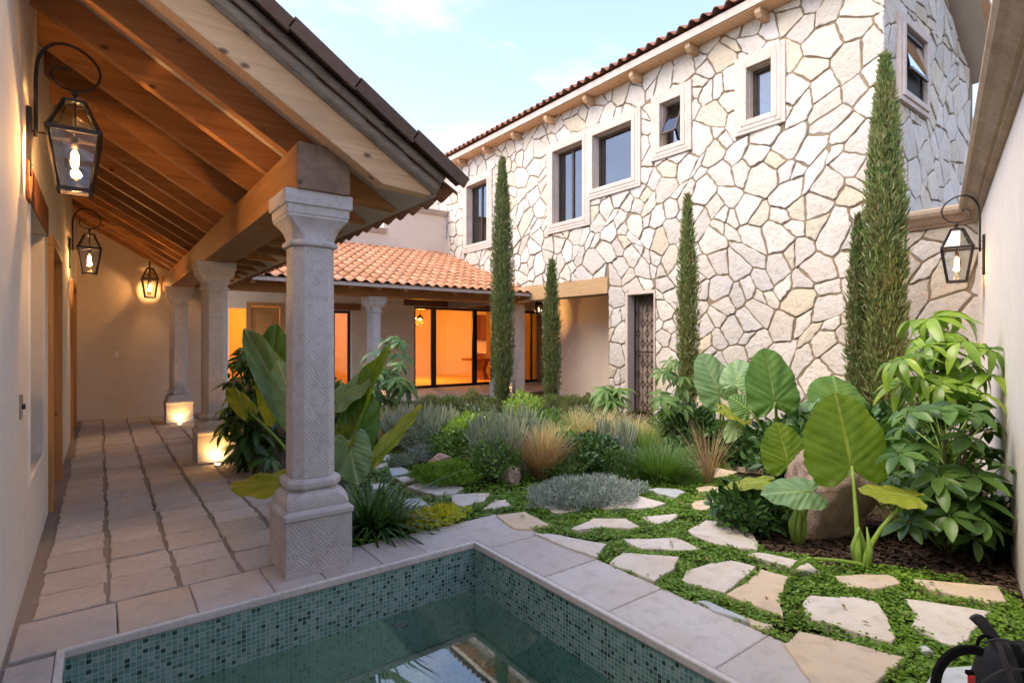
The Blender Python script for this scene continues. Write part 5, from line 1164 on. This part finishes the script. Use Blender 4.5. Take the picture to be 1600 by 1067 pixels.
# ------------------------------------------------------------------ the planted border
G = 'clumps of ornamental grass'
tuft('ornamental_grass', 'reddish brown grass tuft standing in front of the silver mat plant', 'grass', gnd(846,746), .52, .62, 900, M['red_grass'], .006, .30, G, .10, M['straw'])
tuft('ornamental_grass', 'big straw coloured grass left of the iron gate', 'grass', gnd(935,704), .56, .9, 1200, M['straw'], .007, .55, G, .12)
tuft('ornamental_grass', 'straw grass just in front of the iron gate', 'grass', gnd(992,700), .48, .9, 900, M['straw'], .007, .55, G, .10)
tuft('ornamental_grass', 'pale straw grass near the slim umbrella shrub', 'grass', gnd(592,690), .52, .95, 900, M['straw'], .008, .6, G, .14)
tuft('ornamental_grass', 'thin reddish grass standing between flagstones', 'grass', gnd(1107,756), .62, .42, 130, M['red_grass'], .006, .25, G, .04)
tuft('ornamental_grass', 'green and straw grass behind the red tuft', 'grass', gnd(868,716), .44, .85, 700, M['green_grass'], .007, .5, G, .10, M['straw'])
tuft('ornamental_grass', 'green grass clump below the short cypress', 'grass', gnd(900,692), .46, .85, 700, M['green_grass'], .008, .5, G, .12, M['straw'])
tuft('rosemary_bush', 'feathery dark green bush left of the small red grass', 'shrub', gnd(1030,748), .38, 1.15, 2200, M['mid_leaf'], .006, .25, None, .22)
tuft('rosemary_bush', 'upright feathery green bush behind the feathery dark one', 'shrub', gnd(1005,722), .46, .55, 500, M['green_grass'], .006, .2, None, .12)
LV = 'lavender bushes in the border'
for (a, b_, h, r, lab) in ((q[0], q[1], q[2]*.70, q[3]*.9, q[4]) for q in ((775,742,.72,.33,'tallest lavender, in front of the tall back cypress'),(655,712,.66,.38,'grey lavender at the left of the border'),(690,700,.5,.3,'lavender touching the lime green bush'),(812,715,.62,.32,'lavender right of the tallest one'),(960,728,.52,.26,'grey lavender in front of the big straw grass'),(625,700,.5,.28,'leftmost small lavender behind the strap leaves'))):
    bush('lavender_bush', lab, 'shrub', gnd(a, b_), h, r, 2200, .065, M['lav_leaf'] if a != 960 else M['silver_leaf'], .16, .72, LV, .25, 7, -.05, M['lav_flower'])
bush('leafy_bush', 'lime green leafy bush in the middle of the border', 'shrub', gnd(732,712), .48, .36, 1300, .085, M['lime_leaf'], .5, .45, shell=.3)
bush('leafy_bush', 'olive leafy bush at the foot of the tallest lavender', 'shrub', gnd(772,752), .42, .26, 900, .05, M['mid_leaf'], .5, .5)
bush('leafy_bush', 'dark leafy mound right of the red tuft', 'shrub', gnd(925,738), .40, .34, 1200, .06, M['dark_leaf'], .5, .5)
bush('leafy_bush', 'mid green leafy mound left of the big straw grass', 'shrub', gnd(890,728), .36, .30, 900, .06, M['mid_leaf'], .5, .5)
bush('leafy_bush', 'yellow green bush at the right foot of the tall back cypress', 'shrub', gnd(818,668), .55, .34, 1100, .08, M['lime_leaf'], .35, .6)
bush('leafy_bush', 'mid green bush behind the lavenders', 'shrub', gnd(745,690), .40, .40, 1400, .07, M['mid_leaf'], .4, .6)
bush('leafy_bush', 'green bush under the short cypress', 'shrub', gnd(860,682), .38, .45, 1400, .07, M['mid_leaf'], .4, .6)
bush('leafy_bush', 'green filler bush left of the tall lavender', 'shrub', gnd(712,722), .38, .32, 1200, .06, M['mid_leaf'], .4, .5)
for a, b_, h, r, mt, lab in ((628,728,.12,.18,'lav_leaf','small grey herb by the small boulder'),(660,722,.2,.2,'silver_leaf','silvery herb behind the moss mound'),(800,735,.30,.22,'lav_leaf','low grey herb left of the red tuft'),(880,748,.22,.24,'mid_leaf','low green herb right of the red tuft'),(975,750,.26,.26,'dark_leaf','dark low herb between the silver mat plant and the feathery bush'),(955,742,.28,.2,'mid_leaf','fresh green herb below the grey lavender'),(1075,735,.24,.24,'mid_leaf','green herb beside the rounded pale flagstone'),(835,700,.3,.25,'lime_leaf','yellow green herb behind the red tuft'),(790,700,.34,.22,'lav_leaf','grey green herb in front of the tall back cypress'),(690,690,.36,.25,'mid_leaf','green herb behind the small tan rock')):
    bush('border_herb', lab, 'plant', gnd(a, b_), h, r, 1100, .04, M[mt], .22, .65, 'small mixed herbs of the border', .3, 3)
bush('moss_mound', 'smooth bright green moss mound among the flagstones', 'plant', gnd(706,752), .17, .42, 5200, .045, M['cover'], .22, .6, shell=.72, ry=.34, stems=2)
bush('moss_mound', 'small green mound below the short cypress border', 'plant', gnd(895,722), .3, .34, 2600, .05, M['cover'], .22, .6, shell=.7, stems=2)
bush('silver_mat_plant', 'low silvery grey mat plant at the front of the border', 'plant', gnd(915,778), .115, .60, 7000, .05, M['silver_leaf'], .16, .6, shell=.6, ry=.42, stems=3)
GB = 'clipped dark green balls along the back of the border'
for i, (a, b_, r) in enumerate(((672,660,.27),(702,656,.25),(738,652,.28),(768,656,.22),(835,660,.25),(862,655,.25),(893,658,.26),(920,652,.24))):
    bush('round_shrub', ['leftmost round dark shrub of the back row','second round dark shrub of the back row, under the glass doors','third round shrub of the back row, left of the tall back cypress','round dark shrub touching the tall back cypress','round dark shrub just right of the yellow green bush','round dark shrub behind the short cypress','round dark shrub right of the short cypress','rightmost round dark shrub of the back row'][i], 'shrub', gnd(a, b_), r*1.8, r*.86, 2600, .05, M['cypress_b'], .14, .55, GB, .55, 3)
bush('ivy_patch', 'dark ivy patch at the foot of the stone wall behind the flagstones', 'plant', gnd(1120,708), .34, .75, 4200, .075, M['dark_leaf'], .7, .3, shell=.5, ry=.55)
bush('ivy_patch', 'dark ivy under the tallest taro leaf', 'plant', gnd(1180,722), .30, .55, 2200, .075, M['dark_leaf'], .7, .3, shell=.5, ry=.4)
bush('leafy_bush', 'dark leafy bush at the base of the thin cypress', 'shrub', gnd(1075,700), .55, .42, 1500, .12, M['dark_leaf'], .3, .45)
tuft('fern_clump', 'light green palm like fern in front of the thin cypress', 'plant', gnd(1092,705), .52, 1.1, 160, M['mid_leaf'], .035, .35, None, .05)
bush('leafy_bush', 'dark foliage mass behind the round taro leaf', 'shrub', gnd(1262,760), .7, .5, 1600, .11, M['dark_leaf'], .5, .4)
bush('leafy_bush', 'dark foliage at the foot of the biggest cypress', 'shrub', gnd(1370,770), .75, .5, 1800, .11, M['dark_leaf'], .45, .4)
tuft('spiky_plant', 'thin yellowish spiky plant behind the boulder', 'plant', gnd(1412,832), .5, .9, 140, M['straw'], .010, .3, None, .06)

# ------------------------------------------------------------------ backpack
bp = thing('backpack', tuple(at(1590,1180,2.0)*1.0)[:2]+(0,), 'black nylon backpack with grey webbing and red buckle on the path at the lower right', 'bag')
def P2(a, b_, d): return at(a, b_, d)
f = MB(); rings = []
Bc = at(1612, 1100, 2.02); Xa = CAMR; Ya = Vector((CAMF.x, CAMF.y, 0)); 
for z, w, dd, off in ((.0,.17,.10,.0),(.05,.185,.115,0),(.2,.18,.12,.0),(.30,.165,.105,.01),(.35,.13,.08,.015),(.37,.08,.045,.02)):
    rings.append([Vector((Bc.x,Bc.y,z))+Xa*(w*math.copysign(abs(math.cos(a))**.55, math.cos(a))+off)+Ya*(dd*math.copysign(abs(math.sin(a))**.55, math.sin(a))) for a in [2*math.pi*i/28 for i in range(28)]])
f.loft(rings); f.build('body', M['fabric'], bp, smooth=True)
f = MB(); rings = []
for z, w, dd in ((.03,.115,.045),(.06,.125,.055),(.2,.12,.055),(.235,.10,.035)):
    rings.append([Vector((Bc.x,Bc.y,z))-Ya*.125+Xa*(-.02+w*math.copysign(abs(math.cos(a))**.5, math.cos(a)))+Ya*(dd*math.copysign(abs(math.sin(a))**.5, math.sin(a))) for a in [2*math.pi*i/24 for i in range(24)]])
f.loft(rings); f.build('front_pocket', M['mesh_pad'], bp, smooth=True)
def strap(pts, w, th, mat, name, up=None):
    f = MB(); q_ = [Vector(p) for p in pts]; pts = []; rings = []
    for i in range(len(q_)-1):
        p0, p1, p2, p3 = [q_[max(0, min(len(q_)-1, i+d_))] for d_ in (-1,0,1,2)]
        for u in (0,.25,.5,.75): pts.append(.5*((2*p1)+(-p0+p2)*u+(2*p0-5*p1+4*p2-p3)*u*u+(-p0+3*p1-3*p2+p3)*u**3))
    pts.append(q_[-1])
    for i, p in enumerate(pts):
        d = (pts[min(i+1,len(pts)-1)]-pts[max(i-1,0)]).normalized(); s_ = d.cross(up or -CAMF).normalized(); n_ = s_.cross(d); rings.append([p+s_*w/2+n_*th/2, p-s_*w/2+n_*th/2, p-s_*w/2-n_*th/2, p+s_*w/2-n_*th/2])
    f.loft(rings); return f.build(name, M[mat], bp, .002)
strap([P2(1521,972,1.98),P2(1530,968,1.98),P2(1548,990,1.99),P2(1562,1010,2.0),P2(1582,1022,2.0),P2(1615,1030,2.02)], .040, .010, 'webbing', 'haul_loop')
strap([P2(1534,1018,1.96),P2(1512,1014,1.94),P2(1488,1021,1.92),P2(1470,1040,1.90),P2(1462,1065,1.88),P2(1462,1095,1.86)], .030, .014, 'mesh_pad', 'shoulder_strap')
strap([P2(1527,1008,1.93),P2(1530,998,1.93),P2(1540,993,1.93),P2(1556,1000,1.93)], .012, .006, 'mesh_pad', 'thin_cord')
strap([P2(1560,1002,1.86),P2(1567,1025,1.84),P2(1576,1050,1.83),P2(1590,1085,1.82)], .020, .004, 'webbing', 'compression_strap'); strap([P2(1534,1066,1.82),P2(1550,1056,1.82),P2(1572,1046,1.83),P2(1600,1046,1.84)], .010, .004, 'webbing', 'piping')
strap([P2(1586,1008,1.88),P2(1596,1030,1.85),P2(1606,1060,1.84),P2(1612,1095,1.83)], .030, .010, 'mesh_pad', 'shoulder_strap'); strap([P2(1538,1005,1.92),P2(1552,999,1.9),P2(1572,1000,1.9),P2(1600,1010,1.9)], .008, .005, 'webbing', 'piping')
bk = MB(); c = P2(1518,1062,1.84); bk.obox(c, Xa*.010, Ya*.006, Vector((0,0,.016))); bk.build('buckle', M['red'], bp, .003); bk = MB(); c = P2(1515,1050,1.845); bk.obox(c, Xa*.012, Ya*.006, Vector((0,0,.007))); bk.build('buckle_clip', M['mesh_pad'], bp, .002)
